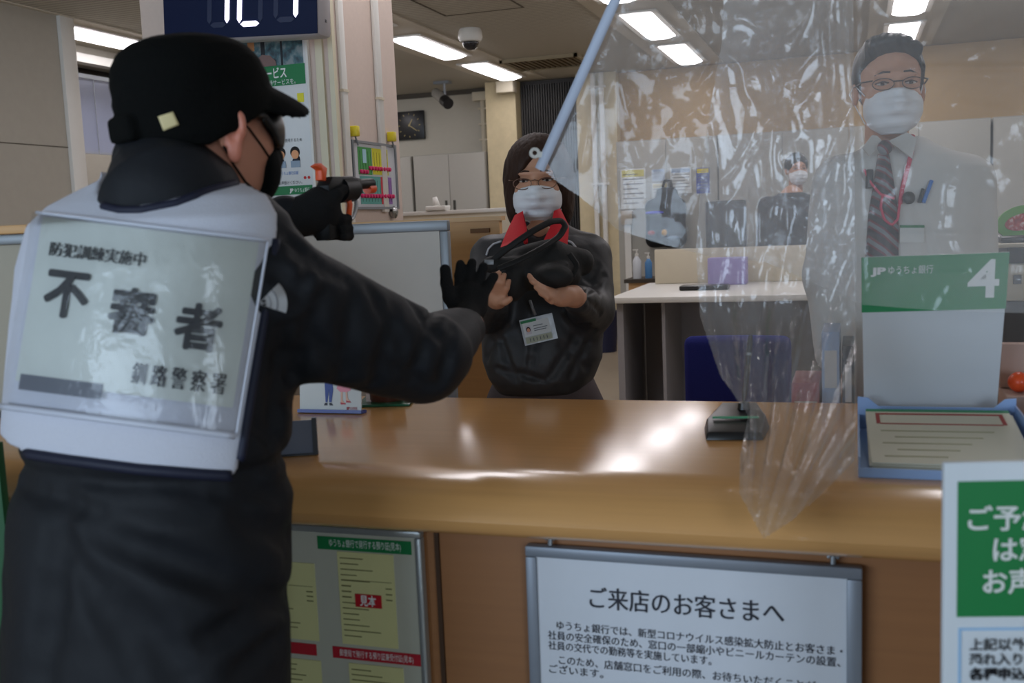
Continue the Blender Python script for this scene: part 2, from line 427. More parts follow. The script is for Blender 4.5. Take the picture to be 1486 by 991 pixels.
# the street side behind the camera: wall with the street window and an added fill opening
wf = MB(); wf.box(-8, 5, -3.6, -3.5, 0, 0.8); wf.box(-8, 5, -3.6, -3.5, 2.6, CEIL)
for x0, x1 in ((-8, -5.2), (-1.0, 1.8), (3.3, 5)): wf.box(x0, x1, -3.6, -3.5, 0.8, 2.6)
struct('wall_front', wf, M_WALL)
wn = MB()
for x in (-5.2, -3.8, -2.4, -1.05): wn.box(x, x + 0.05, -3.58, -3.52, 0.8, 2.6)
wn.box(-5.2, -1.0, -3.58, -3.52, 1.75, 1.79); wn.box(-5.2, -1.0, -3.58, -3.52, 0.8, 0.84); wn.box(-5.2, -1.0, -3.58, -3.52, 2.56, 2.6)
struct('window_2', wn, M_ALU)
wn = MB()
for x in (1.8, 2.53, 3.25): wn.box(x, x + 0.05, -3.58, -3.52, 0.8, 2.6)
wn.box(1.8, 3.3, -3.58, -3.52, 0.8, 0.84); wn.box(1.8, 3.3, -3.58, -3.52, 2.56, 2.6)
struct('added_fill_window', wn, M_ALU)  # made-up window frame round the opening of the added fill light
# left window: head box, dark gap, blind
struct('trim_1', MB().box(LX, LX + 0.10, 6.97, 9.5, 2.80, 2.87), M_WHITE)
o = struct('window_1', MB().box(LX - 0.14, LX - 0.12, 7.03, 9.4, 2.08, 2.80), mat('dark window glass', (30, 26, 24), 0.1, 0.5))
bl = thing('window_blind', 'pale blue venetian blind lowered in the office window', 'blind', (LX - 0.04, 8.2, 2.08))
mb = MB()
for i in range(31):
    z = 2.085 + i * 0.020
    P = [(LX - 0.055, 7.06, z), (LX - 0.03, 7.06, z + 0.017), (LX - 0.03, 9.38, z + 0.017), (LX - 0.055, 9.38, z)]
    P2 = [(a - 0.001, b, c + 0.001) for a, b, c in P]
    mb.add(P + P2, [(0, 1, 2, 3), (7, 6, 5, 4), (0, 4, 5, 1), (2, 6, 7, 3)])
mb.build('slats', mat('blind slat', (222, 228, 244), 0.5, 0.3), bl)
MB().box(LX - 0.065, LX - 0.02, 7.05, 9.39, 2.70, 2.735).build('head_rail', M_ALU, bl)
mb = MB()
for yy in (7.3, 8.1, 9.0): MB().tube([(LX - 0.024, yy, 2.08), (LX - 0.024, yy, 2.71)], 0.003, 6).build('ladder_cord', M_ALU, bl)

# left partition wall (tall board on X = -5.3) with end post
mb = MB(); mb.box(-5.36, -5.30, -3.4, 6.10, 1.50, CEIL - 0.005)
struct('wall_partition', mb, M_PANELWALL)
mb = MB(); mb.box(-5.305, -5.295, 3.0, 6.1, 2.03, 2.036)
struct('trim_2', mb, mat('joint shadow strip', (90, 84, 74), 0.8))
mb = MB(); mb.box(-5.38, -5.27, 6.10, 6.24, 0, CEIL - 0.003)
struct('trim_3', mb, M_WHITE, bevel=0.006)
mb = MB(); mb.box(-5.35, -5.30, -3.4, 6.1, 0.0, 1.50)
struct('wall_low', mb, mat('pale board', (170, 160, 140), 0.6))
# back wall pieces
struct('trim_4', MB().box(-3.955, -3.60, 11.25, 11.75, 0, CEIL - 0.004), M_MARBLE)
struct('trim_5', MB().box(-2.90, -2.45, 11.25, 11.75, 0, CEIL - 0.004), M_MARBLE)
mb = MB(); mb.box(-3.60, -2.90, 11.45, 11.75, 0, CEIL - 0.006)
for i in range(24):
    x = -3.585 + i * 0.029
    mb.box(x, x + 0.014, 11.42, 11.46, 0.05, CEIL - 0.05)
struct('door_1', mb, mat('dark slatted shutter', (46, 42, 40), 0.5, 0.4))
struct('wall_inner', MB().box(-2.45, 3.6, 11.4, 11.75, 0, CEIL - 0.004), M_BROWNWALL)
mb = MB(); mb.box(-6, 3.6, 11.36, 11.40, CEIL - 0.06, CEIL - 0.001); 
struct('trim_6', MB().box(-6.0, -3.955, 11.70, 11.75, CEIL - 0.05, CEIL - 0.002), mat('dark cornice line', (80, 74, 66), 0.7))
# smooth light tracks in the ceiling
ROWS = (-5.56, -3.55, -1.60, 0.42, 2.4)
for i, x in enumerate(ROWS):
    struct('trim_%d' % (10 + i), MB().box(x - 0.30, x + 0.30, 2.6, 11.3, CEIL - 0.008, CEIL - 0.0005), mat('smooth ceiling board', (196, 188, 172), 0.7))
# column
cx0, cx1, cy0, cy1 = -2.72, -1.87, 3.60, 4.18
struct('wall_column', MB().box(cx0, cx1, cy0, cy1, 0, CEIL - 0.002), M_COLUMN, bevel=0.012)
mb = MB(); mb.box(-1.875, -1.855, 3.575, 3.60, 0, CEIL - 0.003); mb.box(-1.935, -1.905, 3.585, 3.60, 0, CEIL - 0.003)
struct('trim_7', mb, mat('cream corner strip', (206, 198, 172), 0.5))

# ceiling lamps
lamp0 = None
def make_lamp(x, y):
    t = thing('ceiling_lamp', 'x', 'ceiling light', (x, y, CEIL - 0.05))
    mb = MB(); mb.box(x - 0.17, x + 0.17, y - 0.62, y + 0.62, CEIL - 0.022, CEIL - 0.009)
    mb.build('housing', M_WHITE, t)
    mb = MB(); W = 0.125; zt, zb = CEIL - 0.022, CEIL - 0.055
    P = [(x + s * a, y + q * b, z) for (a, b, z) in ((W, 0.58, zt), (W * 0.55, 0.50, zb)) for s, q in ((-1, -1), (1, -1), (1, 1), (-1, 1))]
    mb.add(P, [(0, 4, 5, 1), (1, 5, 6, 2), (2, 6, 7, 3), (3, 7, 4, 0), (4, 7, 6, 5)])
    mb.build('diffuser', M_LAMP, t)
    return t
lamp_src = make_lamp(0.0, 0.0)
lamp_kids = list(lamp_src.children)
ROWN = ['row beside the left wall', 'row behind the column', 'row over the woman', 'row over the clerk', 'row nearest the right wall']
first = True
NTH = ['first', 'second', 'third', 'fourth', 'fifth']
for ri, x in enumerate(ROWS):
    for k in range(5):
        y = 3.62 + 1.68 * k + 0.03
        if first: r = lamp_src; first = False
        else:
            r = lamp_src.copy(); COL.objects.link(r)
            for ch in lamp_kids:
                c = ch.copy(); COL.objects.link(c); c.parent = r
        r.location = (x, y, CEIL - 0.05)
        r['label'] = 'white fluorescent ceiling lamp, %s from the counter in the %s' % (NTH[k], ROWN[ri]); r['category'] = 'ceiling light'
        r['group'] = 'fluorescent ceiling lamps'

# ================================================================== COUNTER
prof = [(2.20, 0.98), (1.575, 0.98), (1.545, 0.977), (1.515, 0.969), (1.488, 0.956), (1.468, 0.938), (1.460, 0.918), (1.466, 0.902), (1.482, 0.891), (1.51, 0.886), (1.56, 0.884), (2.20, 0.935)]
ct = thing('service_counter', 'long light wood service counter with rounded glossy front edge', 'counter', (-0.5, 1.9, 0))
mb = MB(); xs = [-3.2, 2.6]
V = [(x, y, z) for x in xs for (y, z) in prof]; n = len(prof)
mb.add(V, [tuple(range(n)), tuple(range(n, 2 * n))[::-1]] + [(i, (i + 1) % n, n + (i + 1) % n, n + i) for i in range(n)])
mb.build('worktop', M_WOODTOP, ct, smooth='auto')
MB().box(-3.2, 2.6, 1.56, 1.60, 0.08, 0.8835).build('front_panel', M_WOODFR, ct)
MB().box(-3.2, 2.6, 1.62, 1.66, 0.0, 0.08).build('kick_board', M_BLACK, ct)
MB().box(-3.2, 2.6, 2.10, 2.14, 0.0, 0.925).build('back_panel', M_WOODP, ct)
for a_ in (-0.672, 0.14): MB().box(a_, a_ + 0.007, 1.554, 1.56, 0.08, 0.8835).build('joint_strip', mat('dark joint', (70, 48, 32), 0.7), ct)

# ================================================================== BACKGROUND OFFICE
def locker(name, label, x0, x1, y, z1, m, depth=0.42, doors=2, group=None, handle=True):
    t = thing(name, label, 'locker', ((x0 + x1) / 2, y + depth / 2, 0), group)
    MB().box(x0 + 0.004, x1 - 0.004, y + 0.012, y + depth, 0, z1).build('body', m, t)
    w = (x1 - x0 - 0.012) / doors
    for i in range(doors):
        a = x0 + 0.006 + i * w
        d = MB().box(a + 0.003, a + w - 0.003, y, y + 0.011, 0.06, z1 - 0.012).build('door', m, t, bevel=0.002)
        if handle:
            hx = a + (w - 0.05 if i == 0 else 0.05) if doors > 1 else a + 0.05
            mb = MB(); mb.box(hx - 0.014, hx + 0.014, y - 0.006, y - 0.0005, z1 * 0.5 + 0.42, z1 * 0.5 + 0.56)
            mb.build('handle', mat('dark handle', (70, 68, 62), 0.4, metal=0.5), d)
    return t
YB = 11.2
locker('steel_locker', 'tall grey steel locker standing under the black square clock', -5.74, -4.885, YB, 2.18, M_LOCKER, 0.45, 2, 'tall lockers by the far wall')
locker('steel_locker', 'tall grey steel locker standing beside the cream stone pillar', -4.865, -3.975, YB, 2.18, M_LOCKER, 0.45, 2, 'tall lockers by the far wall')
LL = ['with a black rucksack hanging on it', 'behind the suited person', 'behind the male clerk', 'whose edge shows beside the clerk\'s shoulder', 'farthest from the woman in its row']
for i, (a, b) in enumerate(((-1.98, -1.10), (-1.10, -0.04), (-0.04, 1.02), (1.03, 2.0), (2.0, 3.0))):
    locker('office_locker', 'waist-high row grey locker ' .replace('waist-high row ', '') + LL[i], a, b, 9.0, 2.03, M_LOCKER2, 0.42, 2, 'grey lockers in a row', handle=False)
# clock
cx = (PY(594, 182, 11.7))
t = thing('wall_clock', 'black square wall clock with pale hands above the lockers', 'clock', (cx[0], 11.72, cx[2] - 0.17))
fr = FR((cx[0] - 0.0, 11.70, cx[2]))
MB().box(-0.19, 0.19, 0, 0.045, -0.17, 0.17, fr).build('case', M_BLACK, t, bevel=0.01)
mb = MB()
for k in range(12):
    a = k * math.pi / 6; c, s = math.cos(a), math.sin(a)
    mb.add(TF(fr, [(c * r - s * q, -0.002, s * r + c * q) for r, q in ((0.125, -0.004), (0.145, -0.004), (0.145, 0.004), (0.125, 0.004))]), [(0, 1, 2, 3)])
mb.build('hour_marks', mat('gold mark', (190, 170, 110), 0.5), t)
for ang, L, wd in ((math.radians(60), 0.08, 0.006), (math.radians(-35), 0.12, 0.005)):
    c, s = math.cos(ang), math.sin(ang)
    MB().add(TF(fr, [(c * r - s * q, y, s * r + c * q) for y in (-0.004, -0.006) for r, q in ((-0.015, -wd), (L, -wd * 0.6), (L, wd * 0.6), (-0.015, wd))]),
             [(0, 1, 2, 3), (4, 7, 6, 5), (0, 4, 5, 1), (2, 6, 7, 3), (1, 5, 6, 2), (3, 7, 4, 0)]).build('hand', mat('gold hand', (200, 180, 120), 0.4), t)
# pipes on back wall
def pipe(label, x, y, z0, z1, r, m, grp=None, box=None):
    t = thing('wall_conduit', label, 'pipe', (x, y, z0))
    MB().tube([(x, y, z0), (x, y, z1)], r, 12).build('pipe', m, t, smooth='auto')
    mb = MB()
    for z in np.linspace(z0 + 0.15, z1 - 0.15, 3): mb.box(x - r * 1.6, x + r * 1.6, y - r * 1.1, y + r * 1.05, z - 0.01, z + 0.01)
    mb.build('clip', m, t)
    if box: MB().box(*box).build('junction_box', m, t, bevel=0.004)
    return t
px_ = PY(702, 180, 11.68)[0]
pipe('cream conduit with a junction box on the far wall beside the stone pillar', px_, 11.69, 2.2, 2.86, 0.035, M_CREAM, box=(px_ - 0.11, px_ + 0.11, 11.62, 11.745, 2.80, 2.90))
for i, xx in enumerate((PY(867, 350, 11.2)[0], PY(879, 350, 11.2)[0])):
    pipe(('slim white conduit on the stone pillar by the woman\'s shoulder, nearer her', 'slim white conduit on the stone pillar by the woman\'s shoulder, farther from her')[i], xx, 11.215, 0.55, 2.94, 0.028, M_WHITE)
b = PY(736, 128, 11.2)
tag(MB().box(b[0] - 0.10, b[0] + 0.10, 11.10, 11.25, 2.80, 2.93).build('wall_speaker', M_CREAM, bevel=0.01), 'small cream box mounted high on the stone pillar', 'speaker box')
# ceiling equipment
c = PZ(682, 42, 2.95)
t = thing('dome_camera', 'white dome security camera with dark glass on the ceiling', 'security camera', (c[0], c[1], 2.80))
MB().lathe((c[0], c[1], 2.85), [(0.085, 0.1), (0.095, 0.08), (0.1, 0.03), (0.085, 0.0), (0.07, -0.005)], 28).build('housing', M_WHITE, t, smooth='auto')
MB().lathe((c[0], c[1], 2.85), [(0.068, 0.0), (0.066, -0.02), (0.055, -0.045), (0.03, -0.065), (0.005, -0.07)], 24).build('dome', mat('smoked dome', (30, 30, 34), 0.12, 0.6), t, smooth=True)
c = PZ(642, 118, 2.95)
t = thing('bullet_camera', 'silver and black security camera on a ceiling bracket near the clock', 'security camera', (c[0], c[1], 2.7))
MB().box(c[0] - 0.09, c[0] + 0.09, c[1] - 0.05, c[1] + 0.05, 2.92, 2.949).tube([(c[0] + 0.02, c[1], 2.93), (c[0] + 0.02, c[1], 2.76)], 0.015, 10).build('bracket', M_ALU, t)
a0 = np.array([c[0] - 0.11, c[1] + 0.06, 2.84]); a1 = np.array([c[0] + 0.09, c[1] - 0.12, 2.70])
MB().tube([a0, a1], 0.055, 14).build('body', mat('silver camera body', (165, 162, 155), 0.35, metal=0.4), t, smooth='auto')
MB().tube([a1 - (a1 - a0) * 0.25, a1 + (a1 - a0) * 0.12], 0.062, 14).build('lens_hood', M_BLACK, t, smooth='auto')
# air vent
t = thing('air_vent', 'brown slatted air vent set in the office ceiling', 'vent', (-2.95, 10.1, CEIL - 0.03))
mb = MB()
for i in range(13): mb.box(-3.25 + i * 0.055, -3.222 + i * 0.055, 9.85, 10.45, CEIL - 0.03, CEIL - 0.004)
mb.build('slats', mat('brown grille', (112, 98, 76), 0.6), t)
mb = MB()
for q in ((-3.29, -3.26, 9.81, 10.49), (-2.54, -2.51, 9.81, 10.49), (-3.29, -2.51, 9.81, 9.84), (-3.29, -2.51, 10.46, 10.49)): mb.box(q[0], q[1], q[2], q[3], CEIL - 0.035, CEIL - 0.001)
mb.build('frame', mat('vent frame', (150, 138, 112), 0.6), t)
# access hatch in the ceiling
a = PZ(655, 5, 2.95); mb = MB()
for q in ((-2.95, -2.935, 6.9, 7.55), (-2.33, -2.315, 6.9, 7.55), (-2.95, -2.315, 7.535, 7.55), (-2.95, -2.315, 6.9, 6.915)): mb.box(q[0], q[1], q[2], q[3], CEIL - 0.004, CEIL - 0.0008)
struct('trim_20', mb, mat('hatch groove', (92, 84, 72), 0.8))

# papers on the locker doors
def sheet(label, p0, p1, Y, cols, group=None, cat='notice'):
    a = PY(p0[0], p0[1], Y); b = PY(p1[0], p1[1], Y)
    t = thing('paper_notice', label, cat, ((a[0] + b[0]) / 2, Y, min(a[2], b[2])), group)
    fr = FR((a[0], Y, b[2])); w = b[0] - a[0]; h = a[2] - b[2]
    MB().box(0, w, -0.0012, 0.0006, 0, h, fr).build('sheet', M_PAPER if not cols else cols[0], t)
    mb = MB()
    for i in range(7):
        z = h * (0.86 - i * 0.12); mb.box(w * 0.1, w * (0.9 - 0.2 * ((i * 7) % 3 == 0)), -0.0026, -0.0014, z - h * 0.012, z + h * 0.012, fr)
    if len(cols) > 1:
        MB().box(w * 0.06, w * 0.94, -0.0026, -0.0014, h * 0.8, h * 0.97, fr).build('header_band', cols[1], t)
    if not (len(cols) > 2): mb.build('ruled_text', flat((120, 122, 128)), t)
YP = 8.992
sheet('white notice with a yellow heading taped on the grey locker, the largest there', (900, 246), (938, 302), YP, [M_PAPER, flat((214, 206, 120))])
sheet('small pale blue notice on the grey locker above the black rucksack', (946, 246), (965, 262), YP, [flat((180, 190, 205)), flat((160, 178, 205))])
sheet('small white notice under the pale blue one on the grey locker', (946, 266), (970, 300), YP, [M_PAPER, flat((216, 206, 170))])
sheet('white notice with a pale blue heading on the grey locker', (972, 244), (1004, 280), YP, [M_PAPER, flat((168, 186, 210))])
sheet('blue and yellow notice on the grey locker', (1010, 244), (1030, 280), YP, [flat((86, 98, 165)), flat((222, 200, 50))])
# switch box with conduit on the locker end
sb = PY(909, 316, 8.93); t = thing('switch_box', 'beige switch box with a white conduit below on the grey locker', 'switch box', (sb[0], 8.96, 0.3))
MB().box(sb[0] - 0.05, sb[0] + 0.05, 8.93, 8.99, sb[2] - 0.06, sb[2] + 0.06).build('box', mat('dull beige box', (168, 152, 128), 0.5), t, bevel=0.006)
MB().box(sb[0] - 0.028, sb[0] + 0.028, 8.965, 8.99, 0.3, sb[2] - 0.06).build('conduit', M_WHITE, t)
# rucksack hanging on locker
bc = PY(965, 320, 8.80); t = thing('hanging_rucksack', 'black rucksack with blue and yellow bits hanging on the grey locker', 'bag', (bc[0], 8.85, 1.1))
def f(P): return smin(sd_box(P, (bc[0], 8.84, bc[2] - 0.02), (0.17, 0.09, 0.21), rd=0.07), sd_box(P, (bc[0] + 0.01, 8.86, bc[2] + 0.2), (0.09, 0.07, 0.08), rd=0.05), 0.04) + 0.008 * wav(P, 30, 3)
sdf_obj('sack', f, (bc[0] - 0.26, 8.68, bc[2] - 0.3), (bc[0] + 0.26, 9.0, bc[2] + 0.36), 0.012, M_NAVYB, t)
for q, c_ in (((-0.08, 0.07, 0.10, 0.02), (50, 50, 190)), ((0.0, -0.10, 0.03, 0.04), (200, 150, 40)), ((-0.11, -0.10, 0.04, 0.03), (150, 50, 50)), ((0.08, -0.15, 0.07, 0.03), (110, 130, 150))):
    MB().ell((bc[0] + q[0], 8.752, bc[2] + q[1]), (q[2] * 0.8, 0.02, q[3] * 0.7)).build('charm', flat(c_), t, smooth=True)
MB().tube([(bc[0] - 0.04, 8.9, bc[2] + 0.25), (bc[0] - 0.02, 8.95, bc[2] + 0.34), (bc[0] + 0.03, 8.95, bc[2] + 0.34), (bc[0] + 0.05, 8.9, bc[2] + 0.25)], 0.012, 8).build('strap', M_BLACK, t, smooth=True)
MB().tube([(bc[0] + 0.005, 8.90, bc[2] + 0.345), (bc[0] + 0.005, 8.999, bc[2] + 0.35)], 0.008, 8).build('hook', M_ALU, t)
# dark waste bin far back
b = PY(876, 478, 10.4)
tag(MB().lathe((b[0], 10.4, 0), [(0.13, 0), (0.16, 0.42), (0.15, 0.42), (0.12, 0.02)], 20).build('waste_bin', mat('navy plastic', (34, 38, 66), 0.4), smooth='auto'), 'dark navy waste bin on the floor past the woman\'s elbow', 'waste bin')
# skirting on inner wall
struct('baseboard_back', MB().box(-2.45, 3.6, 11.385, 11.40, 0, 0.09), M_BLACK)
# small shelf with bottles
s = PY(932, 404, 8.3); t = thing('side_table', 'small brown side table carrying the bottles behind the white desk', 'table', (s[0], 8.4, 0))
MB().box(s[0] - 0.13, s[0] + 0.25, 8.2, 8.6, s[2] - 0.03, s[2]).build('table_top', mat('dark edge board', (60, 52, 42), 0.5), t)
MB().box(s[0] - 0.10, s[0] + 0.22, 8.23, 8.57, s[2] - 0.16, s[2] - 0.03).build('apron', M_WOODP, t)
for a, b in ((-0.1, 8.23), (0.19, 8.23), (-0.1, 8.54), (0.19, 8.54)):
    MB().box(s[0] + a, s[0] + a + 0.03, b, b + 0.03, 0, s[2] - 0.16).build('leg', M_WOODP, t)
def bottle(x, y, z, h, r, mb_, mc, label, mliq=None):
    t = thing('pump_bottle', label, 'bottle', (x, y, z), 'bottles on the side table')
    MB().lathe((x, y, z), [(r * 0.95, 0), (r, 0.01), (r, h * 0.6), (r * 0.5, h * 0.72), (r * 0.35, h * 0.76)], 16).build('bottle_body', mb_, t, smooth='auto')
    MB().lathe((x, y, z + h * 0.755), [(r * 0.42, 0), (r * 0.42, h * 0.09), (r * 0.15, h * 0.1), (r * 0.15, h * 0.2)], 12).box(x - r * 0.9, x + r * 0.3, y - r * 0.2, y + r * 0.2, z + h * 0.95, z + h * 0.99).build('pump', mc, t, smooth='auto')
bottle(s[0] - 0.04, 8.3, s[2], 0.24, 0.035, flat((196, 200, 205), 0.2), M_WHITE, 'clear pump bottle with white top on the side table')
bottle(s[0] + 0.05, 8.32, s[2], 0.21, 0.030, flat((80, 130, 180), 0.2), M_WHITE, 'blue pump bottle on the side table, middle one')
bottle(s[0] + 0.13, 8.35, s[2], 0.23, 0.033, flat((190, 200, 210), 0.2), flat((70, 120, 180)), 'pale bottle with blue cap on the side table by the partition')
# white desk
t = thing('office_desk', 'white office desk with grey side panel behind the navy chair', 'desk', (-0.3, 6.7, 0))
MB().box(-1.40, 0.75, 6.05, 7.35, 0.865, 0.90).build('desktop', M_WHITE, t, bevel=0.004)
MB().box(-1.37, -1.33, 6.12, 7.3, 0, 0.865).build('side_panel', mat('grey desk panel', (150, 148, 152), 0.5), t)
MB().box(0.68, 0.72, 6.12, 7.3, 0, 0.865).build('side_panel', MATS['grey desk panel'], t)
MB().box(-1.32, 0.67, 6.75, 6.78, 0.05, 0.862).build('modesty_panel', MATS['grey desk panel'], t)
MB().box(-1.10, -1.08, 6.14, 6.74, 0.05, 0.862).build('divider', MATS['grey desk panel'], t)
tag(MB().box(-1.33, 0.2, 7.20, 7.24, 0.901, 1.14).build('desk_screen', M_CREAM, bevel=0.004), 'cream privacy screen standing on the white desk', 'desk screen')
mb = MB(); mb.box(-0.93, -0.68, 6.95, 7.10, 0.902, 1.08)
tag(mb.build('lavender_box', mat('lavender card', (150, 138, 190), 0.6), bevel=0.004), 'lavender box standing on the white desk', 'box')
mb = MB(); mb.box(-1.05, -0.75, 6.5, 6.65, 0.902, 0.93)
tag(mb.build('desk_tray', M_BLACK, bevel=0.006), 'thin black tray lying on the white desk', 'tray')
# two dark monitors behind the desk screen
for i, (px, lab) in enumerate(((1058, 'black monitor back seen above the white desk screen, nearer the rucksack'),)):
    c = PY(px, 330, 7.5); t = thing('desk_monitor', lab, 'monitor', (c[0], 7.5, 0.9))
    MB().box(c[0] - 0.14, c[0] + 0.14, 7.30, 7.335, c[2] - 0.17, c[2] + 0.19).build('monitor_back', mat('charcoal plastic', (40, 40, 44), 0.5), t, bevel=0.015)
    MB().tube([(c[0], 7.295, 0.91), (c[0], 7.295, c[2])], 0.012, 10).build('stem', M_BLACK, t)
    MB().box(c[0] - 0.10, c[0] + 0.10, 7.25, 7.345, 0.901, 0.912).build('foot', M_BLACK, t)
# navy office chair
c0 = PD(1068, 540, 3.9); t = thing('office_chair', 'navy blue office chair in front of the white desk', 'chair', (c0[0], c0[1], 0))
cxx, cyy = c0[0], c0[1] + 0.05
def f(P): return sd_box(P, (cxx, cyy - 0.0, 0.70), (0.205, 0.035, 0.215), rd=0.033) + 0.12 * (np.abs(P[:, 0] - cxx)) ** 2
M_CH = mat('navy chair fabric', (40, 44, 108), 0.85, 0.1, noise=0.12, nscale=150, bump=0.2, bscale=250)
sdf_obj('backrest', f, (cxx - 0.25, cyy - 0.09, 0.45), (cxx + 0.25, cyy + 0.09, 0.96), 0.01, M_CH, t)
sdf_obj('seat', lambda P: sd_box(P, (cxx, cyy + 0.27, 0.45), (0.22, 0.21, 0.04), rd=0.038), (cxx - 0.26, cyy + 0.0, 0.38), (cxx + 0.26, cyy + 0.52, 0.52), 0.012, M_CH, t)
MB().tube([(cxx, cyy + 0.27, 0.10), (cxx, cyy + 0.27, 0.42)], 0.03, 12).tube([(cxx, cyy + 0.2, 0.40), (cxx, cyy + 0.05, 0.42), (cxx, cyy + 0.045, 0.6)], 0.018, 10).build('column', M_BLACK, t, smooth='auto')
for k in range(5):
    a = k * 2 * math.pi / 5 + 0.3; e = (cxx + 0.27 * math.cos(a), cyy + 0.27 + 0.27 * math.sin(a))
    lg = MB().tube([(cxx, cyy + 0.27, 0.12), (e[0], e[1], 0.075)], [0.022, 0.014], 8).build('leg', M_BLACK, t, smooth='auto')
    MB().tube([(e[0] - 0.012, e[1], 0.028), (e[0] + 0.012, e[1], 0.028)], 0.027, 14).build('caster', M_BLACK, lg, smooth='auto')

# partitions behind the counter
t = thing('whiteboard_screen', 'low whiteboard screen with grey metal frame behind the gunman\'s gloved hands', 'partition', (-1.45, 2.9, 0))
x0, x1, y, z0, z1 = -1.90, -1.158, 2.9, 0.50, 1.392
MB().box(x0 + 0.03, x1 - 0.03, y + 0.006, y + 0.016, z0 + 0.03, z1 - 0.03).build('white_panel', mat('matte white board', (182, 174, 164), 0.5), t)
mb = MB(); mb.box(x0, x1, y, y + 0.025, z1 - 0.032, z1).box(x0, x1, y, y + 0.025, z0, z0 + 0.03).box(x0, x0 + 0.028, y, y + 0.025, z0 + 0.03, z1 - 0.032).box(x1 - 0.028, x1, y, y + 0.025, z0 + 0.03, z1 - 0.032)
mb.build('frame', M_ALU, t, bevel=0.004)
for xx in (x0 + 0.06, x1 - 0.1):
    MB().box(xx, xx + 0.03, y + 0.002, y + 0.022, 0.03, z0).box(xx - 0.01, xx + 0.04, y - 0.18, y + 0.2, 0, 0.03).build('leg', M_ALU, t)
t = thing('wood_partition', 'light wood partition panel standing behind the woman', 'partition', (-1.5, 3.4, 0))
MB().box(-1.855, -1.165, 3.40, 3.43, 0.0, 1.385).build('panel', M_WOODP, t)
MB().box(-1.86, -1.155, 3.39, 3.44, 1.385, 1.40).build('edge_cap', mat('pale wood edge', (214, 176, 130), 0.5), t)
MB().box(-1.27, -1.20, 3.392, 3.40, 1.345, 1.36).build('finger_slot', mat('shadowed slot', (120, 84, 50), 0.6), t)
t = thing('desk_partition', 'cream desk partition top showing above the wood panel', 'partition', (-1.9, 5, 0))
MB().box(-2.25, -1.5, 4.98, 5.02, 0, 1.43).build('panel', M_CREAM, t)
MB().box(-2.26, -1.49, 4.97, 5.03, 1.43, 1.45).build('top_rail', M_WHITE, t, bevel=0.003)
b = PY(633, 300, 4.99)
t = thing('partition_hook', 'small white clamp hook sitting on the cream desk partition', 'hook', (b[0], 5, 1.43))
MB().box(b[0] - 0.05, b[0] + 0.06, 4.96, 5.04, 1.4505, 1.475).build('clamp', M_WHITE, t, bevel=0.005)
MB().tube([(b[0], 5.0, 1.47), (b[0] - 0.01, 5.0, 1.52)], [0.02, 0.012], 10).build('knob', M_WHITE, t, smooth=True)

# left board standing on the counter end
t = thing('counter_board', 'pale board with wooden top rail on the counter beyond the gunman\'s left shoulder', 'partition', (-2.0, 1.88, 0.98))
z = 0.982
MB().box(-2.6, -1.74, 1.87, 1.885, z, 1.385).build('pale_panel', mat('pale board face', (166, 158, 142), 0.6), t)
MB().box(-2.6, -1.74, 1.855, 1.90, 1.375, 1.398).build('metal_rail', M_ALU, t, bevel=0.004)
MB().box(-2.6, -1.74, 1.85, 1.905, 1.399, 1.418).build('wood_rail', M_WOODP, t, bevel=0.003)
MB().box(-2.6, -1.74, 1.85, 1.905, z - 0.001, z + 0.012).build('base_strip', M_BLACK, t)
# green stand far left in front of the counter
a = PY(4, 700, 1.30)
t = thing('floor_sign', 'green panel stand at the gunman\'s left hip by the counter', 'sign stand', (a[0] - 0.1, 1.3, 0))
MB().box(a[0] - 0.30, a[0] + 0.005, 1.29, 1.305, 0.1, 1.06).build('green_panel', mat('deep green panel', (14, 78, 38), 0.6), t, bevel=0.002)
MB().box(a[0] - 0.26, a[0] - 0.02, 1.20, 1.40, 0, 0.02).tube([(a[0] - 0.14, 1.31, 0.02), (a[0] - 0.14, 1.31, 0.5)], 0.012).build('stand', M_ALU, t)

# ---- number display over the queue
D0 = PY(238, 57, 3.3); D1 = PY(463, 48, 3.3); s = (D1[0] - D0[0]) / 225.0; zb = (D0[2] + D1[2]) / 2
t = thing('number_display', 'dark blue queue number display with glowing digits hung from the ceiling', 'display', ((D0[0] + D1[0]) / 2, 3.35, zb))
fr = FR((D0[0], 3.3, zb + 0.006), u=(1, 0, -0.05))
MB().box(0, 225 * s, 0.0, 0.10, 0, 0.42, fr).build('case', mat('light grey display case', (176, 172, 176), 0.4), t, bevel=0.018)
MB().box(0.004, 225 * s - 0.004, -0.004, 0.0, 0.006, 0.414, fr).build('face', mat('dark blue display face', (20, 30, 62), 0.6, 0.15), t, bevel=0.003)
MB().tube([TF(fr, [(0.32, 0.05, 0.42)])[0], (TF(fr, [(0.32, 0.05, 0.42)])[0][0], 3.35, CEIL)], 0.02).build('pole', M_WHITE, t)
GH = mat('unlit segment', (31, 39, 72), 0.4); LIT = mat('lit segment', (235, 230, 255), 0.4, emit=(232, 226, 255), estr=2.2)
